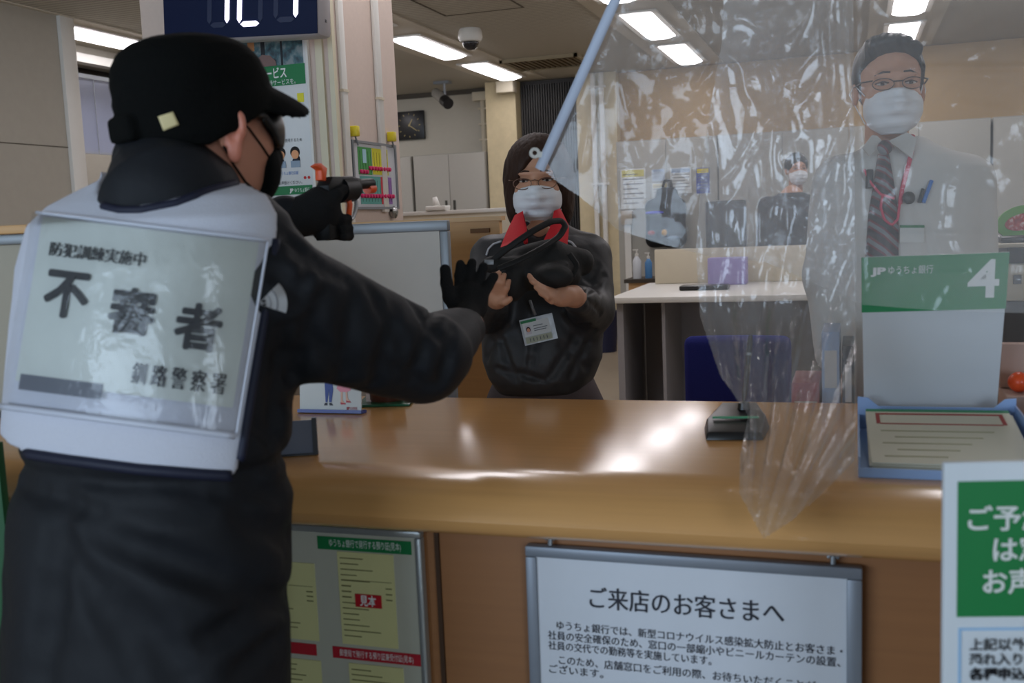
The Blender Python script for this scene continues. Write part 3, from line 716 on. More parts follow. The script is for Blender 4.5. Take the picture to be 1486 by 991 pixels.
def seg7(x, z, w, h, on, ymb=-0.0055):
    """seven-segment digit; x,z lower-left"""
    k = 0.017; sl = 0.05
    S = {'a': (0, h, w, h), 'g': (0, h / 2, w, h / 2), 'd': (0, 0, w, 0), 'f': (0, h / 2, 0, h), 'b': (w, h / 2, w, h), 'e': (0, 0, 0, h / 2), 'c': (w, 0, w, h / 2)}
    lit, off = MB(), MB(); nl = no = 0
    for c, (xa, za, xb, zb_) in S.items():
        if za == zb_: P = [(xa + 0.004, za), (xa + k, za + k * 0.55), (xb - k, za + k * 0.55), (xb - 0.004, za), (xb - k, za - k * 0.55), (xa + k, za - k * 0.55)]
        else: P = [(xa, za + 0.004), (xa + k * 0.55, za + k), (xa + k * 0.55, zb_ - k), (xa, zb_ - 0.004), (xa - k * 0.55, zb_ - k), (xa - k * 0.55, za + k)]
        P = [(x + p + sl * q, z + q) for p, q in P]
        if c in on: lit.prism(P, ymb - 0.001, ymb, fr); nl += 1
        else: off.prism(P, ymb, ymb + 0.0012, fr); no += 1
    if nl: lit.build('lit_digit', LIT, t)
    if no: off.build('unlit_digit', GH, t)
px = lambda p: (p - 238) * s
seg7(px(308), 0.052, px(334) - px(308), 0.215, 'bc')
seg7(px(352), 0.050, px(382) - px(352), 0.215, 'abged')
seg7(px(404), 0.058, px(432) - px(404), 0.215, 'bc')
mb = MB()
for x in (248, 267):
    for q in ((0, 0.003, 0, 0.03), (0.04, 0.043, 0, 0.03), (0, 0.043, 0, 0.003)): mb.box(px(x) + q[0], px(x) + q[1], -0.006, -0.0045, 0.165 + q[2], 0.165 + q[3], fr)
mb.build('small_marks', GH, t)
MB().box(225 * s + 0.0005, 225 * s + 0.002, 0.045, 0.055, 0.05, 0.06, fr).build('screw', M_BLACK, t)

# ---- poster on the column front
a = PY(457, 285, 3.585); mp = PY(370, 200, 3.585); k = (a[0] - mp[0]) / 87.0
fr = FR((a[0], 3.585, a[2]), u=(1, 0, 0)); W = 0.50
t = thing('service_poster', 'white and green service poster with two cartoon operators on the pink column', 'poster', (a[0] - W / 2, 3.59, a[2]))
MB().box(-W, 0, 0, 0.010, 0, 0.72, fr).build('board', flat((206, 208, 208), 0.35), t, bevel=0.002)
mb = MB(); mb.box(-W, 0.008, -0.006, 0.012, -0.012, 0.0, fr).box(0, 0.010, -0.006, 0.012, -0.012, 0.72, fr)
mb.build('frame', M_WHITE, t)
pm = lambda x: (x - 456) * k
pz = lambda y: (284 - y) * k * 1.0
MB().box(-W, -0.012, -0.0015, 0.0, pz(106), pz(56), fr).build('photo_area', photo_mat('street photo', ((28, 40, 50), (60, 96, 104), (120, 132, 134)), 22), t)
for a_, b_, c_ in ((388, 394, 100), (418, 421, 106)): MB().box(pm(a_), pm(b_), -0.003, -0.0016, pz(c_), pz(60), fr).build('photo_figure', flat((34, 38, 44)), t)
MB().box(pm(368), pm(378), -0.003, -0.0016, pz(84), pz(58), fr).build('photo_wood', flat((168, 118, 76)), t)
MB().prism([(pm(380), pz(106)), (pm(380), pz(96)), (pm(390), pz(90)), (pm(402), pz(92)), (pm(410), pz(100)), (pm(411), pz(106))], -0.0045, -0.0032, fr).build('photo_seat', flat((120, 96, 92)), t)
MB().box(-W, -0.008, -0.0015, 0.0, pz(133), pz(106), fr).build('green_band', M_GREEN, t); MB().box(-W, -0.008, -0.0015, 0.0, pz(280), pz(268), fr).build('green_band', M_GREEN, t)
mb = MB(); text(mb, fr, 'サービス', pm(381), pz(123), 0.036, -0.002, pm(425) - pm(381), bold=0.02); text(mb, fr, '時サービスを。', pm(397), pz(132), 0.018, -0.002, pm(438) - pm(397))
text(mb, fr, 'ゆうちょ銀行', pm(426), pz(277), 0.014, -0.002, pm(449) - pm(426)); text(mb, fr, 'JP', pm(418), pz(277), 0.015, -0.002, bold=0.04)
mb.build('white_lettering', M_WINK, t)
MB().box(pm(439), pm(449), -0.002, -0.0003, pz(157), pz(145), fr).build('yellow_note', flat((222, 214, 60)), t)
mb = MB(); text(mb, fr, 'コンを使用するため', pm(402), pz(209), 0.012, -0.001, pm(442) - pm(402)); text(mb, fr, '窓口にお声掛けください。', pm(388), pz(266), 0.012, -0.001, pm(438) - pm(388))
mb.build('black_lettering', M_INK, t)
mb = MB(); text(mb, fr, 'ゆうちょ銀行店舗', pm(403), pz(253), 0.012, -0.001, pm(433) - pm(403)); mb.build('blue_lettering', flat((60, 110, 180)), t)
mb = MB()
for xx, zz in ((443, 258), (449, 258)): mb.prism([(pm(xx) + 0.006 * math.cos(q), pz(zz) + 0.006 * math.sin(q)) for q in np.linspace(0, 5.6, 8)], -0.002, -0.0005, fr)
mb.build('red_marks', flat((190, 50, 50)), t)
for xx, hair2 in ((408, 0), (430, 1)):
    c = (pm(xx), pz(225)); el = lambda cx, cz, a, b, y0: [(cx + a * math.cos(q), cz + b * math.sin(q)) for q in np.linspace(0, 2 * math.pi, 20, endpoint=False)]
    op = MB().prism(el(c[0], c[1] + 0.006, 0.021, 0.022, 0), -0.0012, -0.0004, fr).build('operator_hair', flat((26, 20, 18)), t)
    if hair2: MB().prism(el(c[0] + 0.013, c[1] - 0.022, 0.007, 0.014, 0), -0.0012, -0.0004, fr).build('operator_ponytail', flat((26, 20, 18)), t)
    MB().prism(el(c[0], c[1] - 0.003, 0.016, 0.017, 0), -0.0024, -0.0013, fr).build('operator_face', flat((222, 160, 116)), t)
    MB().prism([(c[0] - 0.015, c[1] - 0.03), (c[0] - 0.010, c[1] - 0.019), (c[0] + 0.010, c[1] - 0.019), (c[0] + 0.015, c[1] - 0.03)], -0.0024, -0.0013, fr).build('operator_suit', flat((40, 44, 60)), t)
    MB().box(c[0] - 0.02, c[0] + 0.02, -0.0034, -0.0025, c[1] - 0.052, c[1] - 0.027, fr).build('operator_laptop', flat((140, 158, 176)), t)

# ---- board with coloured notes on the column side
t = thing('notice_whiteboard', 'small whiteboard with green, yellow, teal and purple notes on the column side', 'notice board', (-1.85, 3.9, 1.46))
fr = FR((-1.858, 3.70, 1.462), u=(0, 1, 0)); W = 0.385; H = 0.25
MB().box(0, W, 0.0, 0.010, 0, H, fr).build('white_panel', flat((196, 200, 206), 0.25), t)
mb = MB(); mb.box(-0.012, W + 0.012, -0.006, 0.01, -0.010, 0, fr).box(-0.012, W + 0.012, -0.006, 0.01, H, H + 0.010, fr).box(-0.012, 0, -0.006, 0.01, 0, H, fr).box(W, W + 0.012, -0.006, 0.01, 0, H, fr)
mb.build('frame', M_ALU, t)
bx = lambda p: (p - 512) / 60.0 * W; bz = lambda q: (300 - q) / 92.0 * H
def note(x0, x1, y0, y1, c, lines=5, nm='note'):
    n_ = MB().box(bx(x0), bx(x1), -0.0012, 0, bz(y1), bz(y0), fr).build(nm, flat(c), t)
    mb = MB(); n = lines
    for i in range(n):
        x = x0 + (x1 - x0) * (i + 0.6) / n; mb.box(bx(x), bx(x) + 0.002, -0.002, -0.0013, bz(y1) + 0.01, bz(y0) - 0.016, fr)
    mb.build('vertical_text', flat(tuple(int(v * 0.55) for v in c)), n_)
note(518, 537, 213, 253, (74, 150, 80)); note(538, 561, 213, 252, (206, 200, 50), 6); note(519, 549, 255, 296, (92, 160, 152), 7); note(551, 565, 255, 296, (142, 104, 168), 4)
MB().box(bx(548.5), bx(551), -0.0015, 0, bz(296), bz(255), fr).build('red_strip', flat((200, 50, 60)), t)
MB().box(bx(524), bx(529), -0.0028, -0.0021, bz(236), bz(216), fr).build('blue_slip', flat((160, 200, 214)), t)
for i in range(8): MB().lathe(TF(fr, [(bx(533 + i * 4.1), -0.001, bz(243))])[0], [(0.0085, 0), (0.0085, 0.008), (0.006, 0.010)], 12, FR(TF(fr, [(bx(533 + i * 4.1), -0.001, bz(243))])[0], (0, 1, 0), (1, 0, 0))).build('magnet', flat((198, 40, 96), 0.3), t)
for i in range(3): MB().lathe(TF(fr, [(bx(520.5 + i * 4.0), -0.001, bz(249))])[0], [(0.0085, 0), (0.0085, 0.008), (0.006, 0.010)], 12, FR(TF(fr, [(bx(520.5 + i * 4.0), -0.001, bz(249))])[0], (0, 1, 0), (1, 0, 0))).build('magnet', flat((198, 40, 96), 0.3), t)
for i in range(12): MB().lathe(TF(fr, [(bx(520 + i * 4.1), -0.001, bz(284))])[0], [(0.0085, 0), (0.0085, 0.008), (0.006, 0.010)], 12, FR(TF(fr, [(bx(520 + i * 4.1), -0.001, bz(284))])[0], (0, 1, 0), (1, 0, 0))).build('magnet', flat((198, 40, 96), 0.3), t)
for yy in (3.712, 4.055):
    MB().box(-1.868, -1.835, yy - 0.014, yy + 0.014, 1.735, 1.775).build('yellow_magnet', flat((214, 196, 50), 0.4), t, bevel=0.004)
    MB().tube([(-1.85, yy, 1.735), (-1.845, yy + 0.01, 1.70)], 0.004, 6).build('hook', M_ALU, t)
# conduits on column side
for yy, r, lab in ((3.66, 0.022, 'white conduit running down the column side, nearer the corner'), (3.975, 0.024, 'white conduit running down the column side, farther from the corner')):
    t = thing('column_conduit', lab, 'pipe', (-1.86, yy, 0.9))
    MB().box(-1.869, -1.869 + r * 0.7, yy - r, yy + r, 1.44 if yy > 3.9 else 0.9, CEIL - 0.003).build('cover', M_WHITE, t, bevel=0.005)
    mb = MB()
    for z in (1.9, 2.5): mb.box(-1.869, -1.869 + r * 0.75 + 0.002, yy - r - 0.001, yy + r + 0.001, z, z + 0.01)
    mb.build('joint', M_CREAM, t)
b = PX(571, 308, -1.86)
tag(MB().lathe((-1.866, b[1], b[2]), [(0.026, 0), (0.026, 0.015), (0.015, 0.022), (0.008, 0.024)], 18, FR((-1.866, b[1], b[2]), (0, 1, 0), (1, 0, 0))).build('column_clip', mat('chrome', (150, 150, 150), 0.2, metal=0.9), smooth='auto'), 'round chrome clip on the column just below the whiteboard', 'clip')

# ================================================================== ON THE COUNTER
ZC = 0.9805
# big notice hung below the nosing
fr = FR((-0.509, 1.545, 0.860 - 0.372), u=(1, 0, -0.006)); W, H = 0.516, 0.372
t = thing('customer_notice', 'wide grey framed notice with black Japanese heading hung on the counter front', 'sign', (-0.25, 1.545, 0.488))
MB().box(0.016, W - 0.016, -0.004, 0.004, 0.016, H - 0.016, fr).build('paper', mat('notice paper', (206, 210, 218), 0.45), t)
mb = MB(); mb.box(0, W, -0.010, 0.010, H - 0.018, H, fr).box(0, W, -0.010, 0.010, 0, 0.018, fr).box(0, 0.018, -0.010, 0.010, 0.018, H - 0.018, fr).box(W - 0.022, W, -0.010, 0.010, 0.018, H - 0.018, fr)
mb.build('frame', mat('grey blue frame', (132, 138, 148), 0.4, metal=0.3), t, bevel=0.003)
mb = MB(); S_ = 0.00104
text(mb, fr, 'ご来店のお客さまへ', 0.104, H - 0.097, 0.031, -0.005, 0.300, twice=0.0011)
mb.build('heading_lettering', mat('dark grey ink', (42, 44, 54), 0.6), t); mb = MB()
for i, (s_, x, y, w) in enumerate((('ゆうちょ銀行では、新型コロナウイルス感染拡大防止とお客さま・', 0.048, 125, 0.440), ('社員の安全確保のため、窓口の一部縮小やビニールカーテンの設置、', 0.033, 142, 0.452), ('社員の交代での勤務等を実施しています。', 0.033, 158.5, 0.262),
        ('このため、店舗窓口をご利用の際、お待ちいただくことが', 0.050, 181, 0.40), ('ございます。', 0.033, 197, 0.09))):
    text(mb, fr, s_, x, H - (y + 7.5) * S_, 0.0128, -0.005, w, twice=0.0004)
mb.build('lettering', mat('dark grey ink', (42, 44, 54), 0.6), t)
for xx in (0.04, 0.475):
    MB().tube([TF(fr, [(xx, 0.0, H)])[0], TF(fr, [(xx, 0.004, H + 0.012)])[0]], 0.004, 8).tube([TF(fr, [(xx - 0.008, 0.002, H + 0.010)])[0], TF(fr, [(xx, 0.002, H + 0.016)])[0], TF(fr, [(xx + 0.008, 0.002, H + 0.010)])[0]], 0.003, 8).build('hook', M_ALU, t)
# framed receipt samples
fr = FR((-1.10, 1.545, 0.872 - 0.56)); W, H = 0.41, 0.56; S_ = 0.00115
t = thing('sample_board', 'silver framed board of yellow receipt samples beside the gunman\'s hip', 'sign', (-0.9, 1.545, 0.312))
MB().box(0.01, W - 0.01, -0.004, 0.004, 0.01, H - 0.01, fr).build('backing', mat('pale speckled board', (180, 180, 166), 0.5), t)
mb = MB(); mb.box(0, W, -0.008, 0.010, H - 0.012, H, fr).box(0, W, -0.008, 0.010, 0, 0.012, fr).box(0, 0.012, -0.008, 0.010, 0.012, H - 0.012, fr).box(W - 0.012, W, -0.008, 0.010, 0.012, H - 0.012, fr)
mb.build('frame', mat('satin silver', (176, 180, 180), 0.3, metal=0.6), t, bevel=0.003)
X = lambda p: W - (608 - p) * S_; Z = lambda q: H - q * S_
MB().box(X(438), X(592), -0.0055, -0.0042, Z(36), Z(16), fr).build('green_header', M_GREEN, t)
MB().box(X(452), X(598), -0.0055, -0.0042, Z(206), Z(188), fr).box(X(285), X(424), -0.0055, -0.0042, Z(206), Z(188), fr).build('red_header', flat((172, 34, 48)), t)
mb = MB(); text(mb, fr, 'ゆうちょ銀行で発行する預り証(見本)', X(458), Z(31), 0.012, -0.006, 0.135); text(mb, fr, '郵便局で発行する預り証兼受付証(見本)', X(464), Z(202), 0.011, -0.006, 0.14); mb.build('header_lettering', M_WINK, t)
YL = mat('yellow form paper', (206, 203, 148), 0.6, noise=0.05)
for q in ((X(470), X(562), Z(182), Z(38)), (X(478), X(568), Z(350), Z(212)), (X(330), X(430), Z(182), Z(60)), (X(330), X(430), Z(350), Z(214))):
    d = MB().box(q[0], q[1], -0.0060, -0.0042, q[2], q[3], fr).build('sample_form', YL, t)
    w, h = q[1] - q[0], q[3] - q[2]; mb = MB()
    for i in range(15):
        z = q[3] - h * (0.07 + i * 0.06); r = random.random()
        if 5 <= i <= 7: mb.box(q[0] + w * 0.05, q[0] + w * 0.22, -0.0068, -0.0061, z, z + 0.0022, fr); mb.box(q[1] - w * 0.16, q[1] - w * 0.05, -0.0068, -0.0061, z, z + 0.002, fr)
        else: mb.box(q[0] + w * 0.05, q[0] + w * (0.3 + 0.5 * r), -0.0068, -0.0061, z, z + 0.0016, fr)
    mb.box(q[0] + w * 0.05, q[1] - w * 0.05, -0.0068, -0.0061, q[3] - h * 0.30, q[3] - h * 0.295, fr)
    mb.build('ruled_text', flat((110, 108, 70)), d)
MB().box(X(497), X(540), -0.0085, -0.0070, Z(121), Z(101), fr).build('red_stamp', flat((180, 30, 40)), t)
mb = MB(); text(mb, fr, '見本', X(505), Z(118.5), 0.0165, -0.0092, 0.031, bold=0.02); mb.build('stamp_lettering', M_WINK, t)
# poster stand at the right
a = PY(1370, 672, 1.15); fr = FR((a[0], 1.15, a[2]), u=(0.972, 0.235, 0)); s = 0.00073
t = thing('appointment_sign', 'white and green appointment sign on a stand in front of the counter', 'sign', (a[0] + 0.15, 1.16, 0))
MB().box(0, 0.30, 0, 0.008, -0.45, 0, fr).build('board', mat('white sign board', (206, 212, 218), 0.4), t, bevel=0.0015)
MB().box(0.014, 0.286, -0.0012, -0.0001, -0.168, -0.020, fr).build('green_panel', mat('bright green print', (16, 122, 62), 0.4), t)
mb = MB(); mb.box(0.016, 0.284, -0.0012, -0.0001, -0.183, -0.1805, fr).box(0.016, 0.0185, -0.0012, -0.0001, -0.44, -0.183, fr).box(0.2815, 0.284, -0.0012, -0.0001, -0.44, -0.183, fr); mb.build('blue_border', flat((150, 190, 226)), t)
mb = MB()
text(mb, fr, 'ご予約の方', 0.024, -0.073, 0.023, -0.0022, 0.142, bold=0.02); text(mb, fr, 'は窓口に', 0.050, -0.107, 0.023, -0.0022, 0.11, bold=0.02); text(mb, fr, 'お声がけください', 0.040, -0.142, 0.023, -0.0022, 0.22, bold=0.02)
mb.build('white_lettering', M_WINK, t)
mb = MB()
for i, l in enumerate(('上記以外のお客さま', '恐れ入りますが', '各種申込書にご記入')): text(mb, fr, l, 0.027, -0.205 - i * 0.0165, 0.0115, -0.0022, (0.13, 0.10, 0.13)[i], bold=0.02 + 0.015 * (i == 2))
mb.build('small_lettering', M_INK, t)
fo = TF(fr, [(0.15, 0.03, -0.45)])[0]
MB().tube([(fo[0], fo[1], 0.02), (fo[0], fo[1], 0.85)], 0.012).build('pole', M_ALU, t)
MB().lathe((fo[0], fo[1], 0), [(0.13, 0), (0.13, 0.012), (0.03, 0.022)], 28).build('foot', M_ALU, t, smooth='auto')
# window number sign with tray
TR_ = mat('pale blue tray plastic', (150, 178, 222), 0.3, 0.5)
t = thing('form_tray', 'pale blue plastic tray on the counter holding forms under the number 4', 'tray', (0.14, 1.75, ZC))
x0, x1, y0, y1 = 0.004, 0.262, 1.585, 1.925
MB().box(x0, x1, y0, y1, ZC, ZC + 0.004).build('base', TR_, t)
mb = MB(); mb.box(x0, x1, y0, y0 + 0.003, ZC + 0.004, ZC + 0.014); mb.box(x0, x0 + 0.003, y0 + 0.003, y1, ZC + 0.004, ZC + 0.03).box(x1 - 0.003, x1, y0 + 0.003, y1, ZC + 0.004, ZC + 0.05)
mb.prism([(x0, ZC + 0.004), (x1, ZC + 0.004), (x1, ZC + 0.062), (x1 - 0.018, ZC + 0.06), (x1 - 0.035, ZC + 0.045), (x0 + 0.035, ZC + 0.045), (x0 + 0.018, ZC + 0.06), (x0, ZC + 0.062)], y1, y1 + 0.003)
mb.build('rim', TR_, t)
fr = FR((0.022, 1.60, ZC + 0.006), u=(1, 0, 0), w=(0, -0.11, 1))
for i in range(4):
    f2 = FR((0.020 + 0.003 * (i % 2), 1.602 + 0.002 * i, ZC + 0.0065 + i * 0.003), u=(1, 0.01 * (i - 1), 0), w=(0, -0.10, 1))
    tt = thing('application_form', ('application form at the bottom of the tray pile', 'application form second from the bottom in the tray', 'application form just under the top one in the tray', 'topmost application form with green edge and red bracket in the tray')[i], 'form', f2[0], 'forms in the blue tray')
    MB().box(0, 0.228, 0, 0.285, 0, 0.0022, f2).build('sheet', mat('form paper', (210, 206, 188), 0.6), tt)
    if i == 3:
        MB().box(0.0, 0.228, 0.270, 0.282, 0.0024, 0.0032, f2).build('green_edge', flat((60, 140, 100)), tt)
        mb = MB(); mb.box(0.015, 0.215, 0.252, 0.258, 0.0024, 0.0032, f2).box(0.015, 0.021, 0.20, 0.252, 0.0024, 0.0032, f2).box(0.209, 0.215, 0.20, 0.252, 0.0024, 0.0032, f2).box(0.021, 0.209, 0.197, 0.200, 0.0024, 0.0032, f2)
        mb.build('red_bracket', flat((160, 60, 56)), tt)
        mb = MB()
        for j in range(5): mb.box(0.02 + 0.02 * (j % 2), 0.11 + 0.02 * j, 0.03 + 0.032 * j, 0.033 + 0.032 * j, 0.0024, 0.003, f2)
        mb.build('ruled_text', flat((170, 165, 130)), tt)
SG = mat('frosted sign plastic', (192, 196, 200), 0.45)
t = thing('window_number_sign', 'upright window sign with white 4 on a green band standing in the tray', 'sign', (0.13, 1.95, ZC))
fr = FR((0.010, 1.955, ZC + 0.012), u=(0.985, 0.17, 0), w=(0, -0.10, 1)); W, H = 0.238, 0.300
mb = MB(); mb.prism([(0.006, 0), (W - 0.006, 0), (W + 0.004, H), (-0.004, H)], 0, 0.004, fr); mb.build('panel', SG, t)
MB().prism([(-0.002, H - 0.099), (W + 0.002, H - 0.099), (W + 0.004, H), (-0.004, H)], -0.001, -0.0001, fr).build('green_band', mat('window sign green', (30, 128, 76), 0.4), t)
mb = MB(); s = 0.00109
text(mb, fr, '4', 0.175, H - 0.084, 0.074, -0.0018, 0.052, bold=0.02); mb.build('number_lettering', M_WINK, t); mb = MB(); text(mb, fr, 'JP', 0.012, H - 0.032, 0.013, -0.0018, 0.026, bold=0.05); text(mb, fr, 'ゆうちょ銀行', 0.042, H - 0.032, 0.013, -0.0018, 0.075, bold=0.0)
mb.build('lettering', M_WINK, t)
MB().box(0.0, W, -0.01, 0.03, -0.011, 0.0, FR((0.012, 1.957, ZC + 0.0118), u=(0.985, 0.17, 0))).build('base', SG, t)
# second tray
t = thing('form_tray', 'second pale blue tray at the counter end, beyond the one with number 4', 'tray', (0.38, 1.8, ZC))
x0, x1, y0, y1 = 0.285, 0.50, 1.60, 1.98
MB().box(x0, x1, y0, y1, ZC, ZC + 0.004).build('base', TR_, t)
mb = MB(); mb.box(x0, x1, y0, y0 + 0.003, ZC + 0.004, ZC + 0.02).box(x0, x0 + 0.003, y0 + 0.003, y1, ZC + 0.004, ZC + 0.055).box(x1 - 0.003, x1, y0 + 0.003, y1, ZC + 0.004, ZC + 0.055).box(x0, x1, y1, y1 + 0.003, ZC + 0.004, ZC + 0.07)
mb.build('rim', TR_, t)
tag(MB().box(x0 + 0.012, x1 - 0.012, y0 + 0.02, y1 - 0.01, ZC + 0.005, ZC + 0.03).build('leaflet_stack', mat('mauve paper', (150, 140, 158), 0.6)), 'mauve leaflets lying in the second blue tray', 'leaflets')
# orange and pink items right edge
c = PZ(1478, 566, 1.04); 
t = thing('card_box', 'pinkish cardboard box on the counter under the orange ball', 'box', (c[0] + 0.04, 2.08, ZC))
MB().box(0.262, 0.38, 2.04, 2.16, ZC, ZC + 0.045).build('carton', mat('pinkish card', (188, 160, 148), 0.6), t, bevel=0.002)
MB().box(0.262, 0.38, 2.13, 2.16, ZC + 0.046, ZC + 0.13).build('lid', MATS['pinkish card'], t, bevel=0.002)
bc = PY(1475, 553, 2.10)
t = thing('orange_ball', 'glossy orange ball on the pinkish box by number 4', 'ball', (bc[0], 2.09, ZC + 0.046))
MB().ell((bc[0] + 0.002, 2.085, ZC + 0.046 + 0.019), (0.019, 0.019, 0.019), seg=28).build('ball_body', mat('orange rubber', (226, 84, 40), 0.3), t, smooth=True)
# banknote counter at the clerk's side
t = thing('side_shelf', 'grey side counter behind the number 4 carrying the counting machine', 'counter', (0.6, 3.3, 0))
MB().box(0.36, 1.2, 3.1, 3.5, 0.92, 0.955).build('shelf_top', M_WHITE, t, bevel=0.004)
MB().box(0.39, 1.17, 3.13, 3.47, 0, 0.92).build('shelf_body', mat('mid grey steel', (120, 118, 116), 0.5), t)
a = PD(1446, 362, 3.0)
t = thing('counting_machine', 'cream counting machine with black top slot at the picture edge past the clerk', 'machine', (0.55, 3.3, 0.955))
MB().box(0.395, 0.80, 3.16, 3.42, 0.956, 1.10).build('lower_case', mat('dark grey case', (96, 95, 96), 0.5), t, bevel=0.008)
MB().box(0.385, 0.80, 3.14, 3.44, 1.101, 1.205).build('case', M_CREAM, t, bevel=0.012)
MB().box(0.40, 0.80, 3.15, 3.43, 1.206, 1.25).build('slot', M_BLACK, t, bevel=0.006)
MB().box(0.365, 0.80, 3.12, 3.45, 1.251, 1.262).build('cover', M_CREAM, t, bevel=0.003)
MB().box(0.385, 0.46, 3.16, 3.40, 1.263, 1.280).build('hopper', M_BLACK, t, bevel=0.006)
MB().box(0.415, 0.435, 3.134, 3.14, 1.15, 1.175).build('button', M_BLACK, t)
c = PD(1484, 322, 2.95); fr = FR(c, u=CR + 0.22 * CU, w=CU)
t = thing('round_card', 'green round card with a red patch standing on the counting machine', 'card', (c[0], c[1], 1.286))
el = lambda a, b, cx=0, cz=0: [(cx + a * math.cos(q), cz + b * math.sin(q)) for q in np.linspace(0, 2 * math.pi, 40, endpoint=False)]
MB().prism(el(0.075, 0.047), 0, 0.006, fr).build('green_disc', mat('lime green card', (104, 170, 70), 0.5), t)
MB().prism(el(0.056, 0.024, 0.004, 0.0), -0.0015, -0.0002, fr).build('red_patch', photo_mat('red picture', ((150, 30, 36), (196, 60, 60), (230, 200, 196)), 60), t)
MB().box(-0.02, 0.05, 0.001, 0.008, -0.046, -0.03, fr).build('foot', M_BLACK, t)
# low desk behind the counter with files
t = thing('clerk_desk', 'low clerk desk behind the counter in front of the male clerk', 'desk', (-0.05, 2.42, 0))
MB().box(-0.55, 0.9, 2.15, 2.47, 0.70, 0.73).build('desktop', M_WHITE, t)
MB().box(-0.54, -0.51, 2.17, 2.45, 0, 0.70).build('side_panel', M_LOCKER, t)
MB().box(0.86, 0.89, 2.17, 2.45, 0, 0.70).build('side_panel', M_LOCKER, t)
def binder(x0, x1, z1, c, lab, y0=2.27, y1=2.45, spine=(200, 200, 200)):
    t = thing('file_binder', lab, 'binder', ((x0 + x1) / 2, (y0 + y1) / 2, 0.731))
    MB().box(x0, x1, y0, y1, 0.731, z1).build('cover', flat(c, 0.4), t, bevel=0.003)
    MB().box(x0 + 0.006, x1 - 0.006, y0 - 0.0012, y0, z1 - 0.12, z1 - 0.04).build('spine_label', flat(spine), t)
L_ = lambda p: PY(p, 540, 2.4)[0]
binder(L_(1153), L_(1192), 1.01, (170, 96, 104), 'dusty red file standing on the clerk desk', spine=(200, 196, 180))
binder(L_(1195), L_(1220), 1.12, (156, 176, 206), 'pale blue file standing on the clerk desk')
binder(L_(1223), L_(1240), 1.09, (40, 44, 52), 'black file standing on the clerk desk by the blue one')
# pen stand
t = thing('pen_stand', 'black wedge pen stand with a green strip on the counter', 'pen stand', (-0.195, 1.90, ZC))
fr = FR((-0.252, 1.81, ZC), u=(1, 0.12, 0))
V = [(0, 0, 0), (0.10, 0, 0), (0.115, 0.10, 0), (0.10, 0.21, 0), (0.025, 0.21, 0), (-0.004, 0.09, 0)]
T_ = [(0.004, 0.006, 0.014), (0.096, 0.006, 0.014), (0.108, 0.10, 0.026), (0.095, 0.20, 0.032), (0.030, 0.20, 0.032), (0.002, 0.09, 0.022)]
MB().add(TF(fr, V + T_), [(5, 4, 3, 2, 1, 0), (6, 7, 8, 9, 10, 11)] + [(i, (i + 1) % 6, 6 + (i + 1) % 6, 6 + i) for i in range(6)]).build('base', M_BLACK, t, bevel=0.003)
MB().box(0.012, 0.095, 0.075, 0.088, 0.0245, 0.0265, fr).build('green_strip', flat((60, 150, 110)), t)
MB().lathe(TF(fr, [(0.07, 0.15, 0.028)])[0], [(0.012, 0), (0.010, 0.012), (0.006, 0.014)], 16).build('socket', M_BLACK, t)
a = TF(fr, [(0.07, 0.15, 0.04)])[0]; b = a + np.array([0.012, 0.03, 0.125])
t2 = thing('counter_pen', 'slim black pen standing in the pen stand', 'pen', a)
MB().tube([a, a + (b - a) * 0.15, b - (b - a) * 0.1, b], [0.002, 0.005, 0.005, 0.0035], 10).build('barrel', M_BLACK, t2, smooth='auto')
MB().tube([a + (b - a) * 0.7, a + (b - a) * 0.74], 0.0058, 10).build('ring', M_ALU, t2)
# cup on green mat
c = PZ(578, 577, ZC)
t = thing('green_mat', 'square dark green mat on the counter under the brown cup', 'mat', (c[0], 2.12, ZC))
fr = FR((c[0] + 0.0, 2.125, ZC), u=(1, 0.25, 0))
MB().box(-0.062, 0.062, -0.06, 0.06, 0, 0.006, fr).build('mat_body', mat('green acrylic', (34, 88, 62), 0.15, 0.6), t, bevel=0.001)
t = thing('brown_cup', 'reddish brown round cup on the green mat', 'cup', (c[0], 2.125, ZC + 0.006))
MB().lathe((c[0], 2.125, ZC + 0.0062), [(0.038, 0), (0.040, 0.004), (0.041, 0.06), (0.039, 0.06), (0.037, 0.008)], 32).build('cup_body', mat('brown lacquer', (84, 46, 34), 0.35), t, smooth='auto')
MB().lathe((c[0], 2.125, ZC + 0.0662), [(0.042, 0), (0.042, 0.006), (0.012, 0.012), (0.010, 0.02)], 32).build('cup_lid', MATS['brown lacquer'], t, smooth='auto')
# leaflets
def figure_print(mb_, fr, x, z, skirt):
    pass
a = PZ(455, 604, ZC); b = PZ(523, 601, ZC)
t = thing('leaflet_holder', 'white leaflet with a couple\'s legs standing on the counter', 'leaflet', ((a[0] + b[0]) / 2, 1.99, ZC))
fr = FR((b[0] - 0.15, 1.985, ZC + 0.004), u=(1, 0, 0), w=(0, 0.12, 1)); W = 0.15
MB().box(0, W, 0, 0.003, 0, 0.21, fr).build('leaflet', M_PAPER, t)
MB().box(-0.003, W + 0.003, -0.006, 0.02, -0.003, 0.004, fr).build('holder', mat('blue holder edge', (70, 84, 150), 0.3), t)
S_ = W / 105.0; X = lambda p: W - (523 - p) * S_; Z = lambda q: (600 - q) * S_
def poly(mb, pts, y0=-0.0012, y1=-0.0002): return mb.prism([(X(p), Z(q)) for p, q in pts], y0, y1, fr)
mb = MB(); poly(mb, [(461, 552), (474, 552), (476, 566), (473, 586), (469, 586), (469, 566), (466, 586), (463, 586), (462, 566)]); mb.build('blue_trousers', flat((76, 92, 150)), t)
mb = MB(); poly(mb, [(462, 587), (466, 587), (466, 591), (460, 591)]); poly(mb, [(469, 587), (473, 587), (476, 591), (470, 591)]); mb.build('grey_shoes', flat((70, 72, 80)), t)
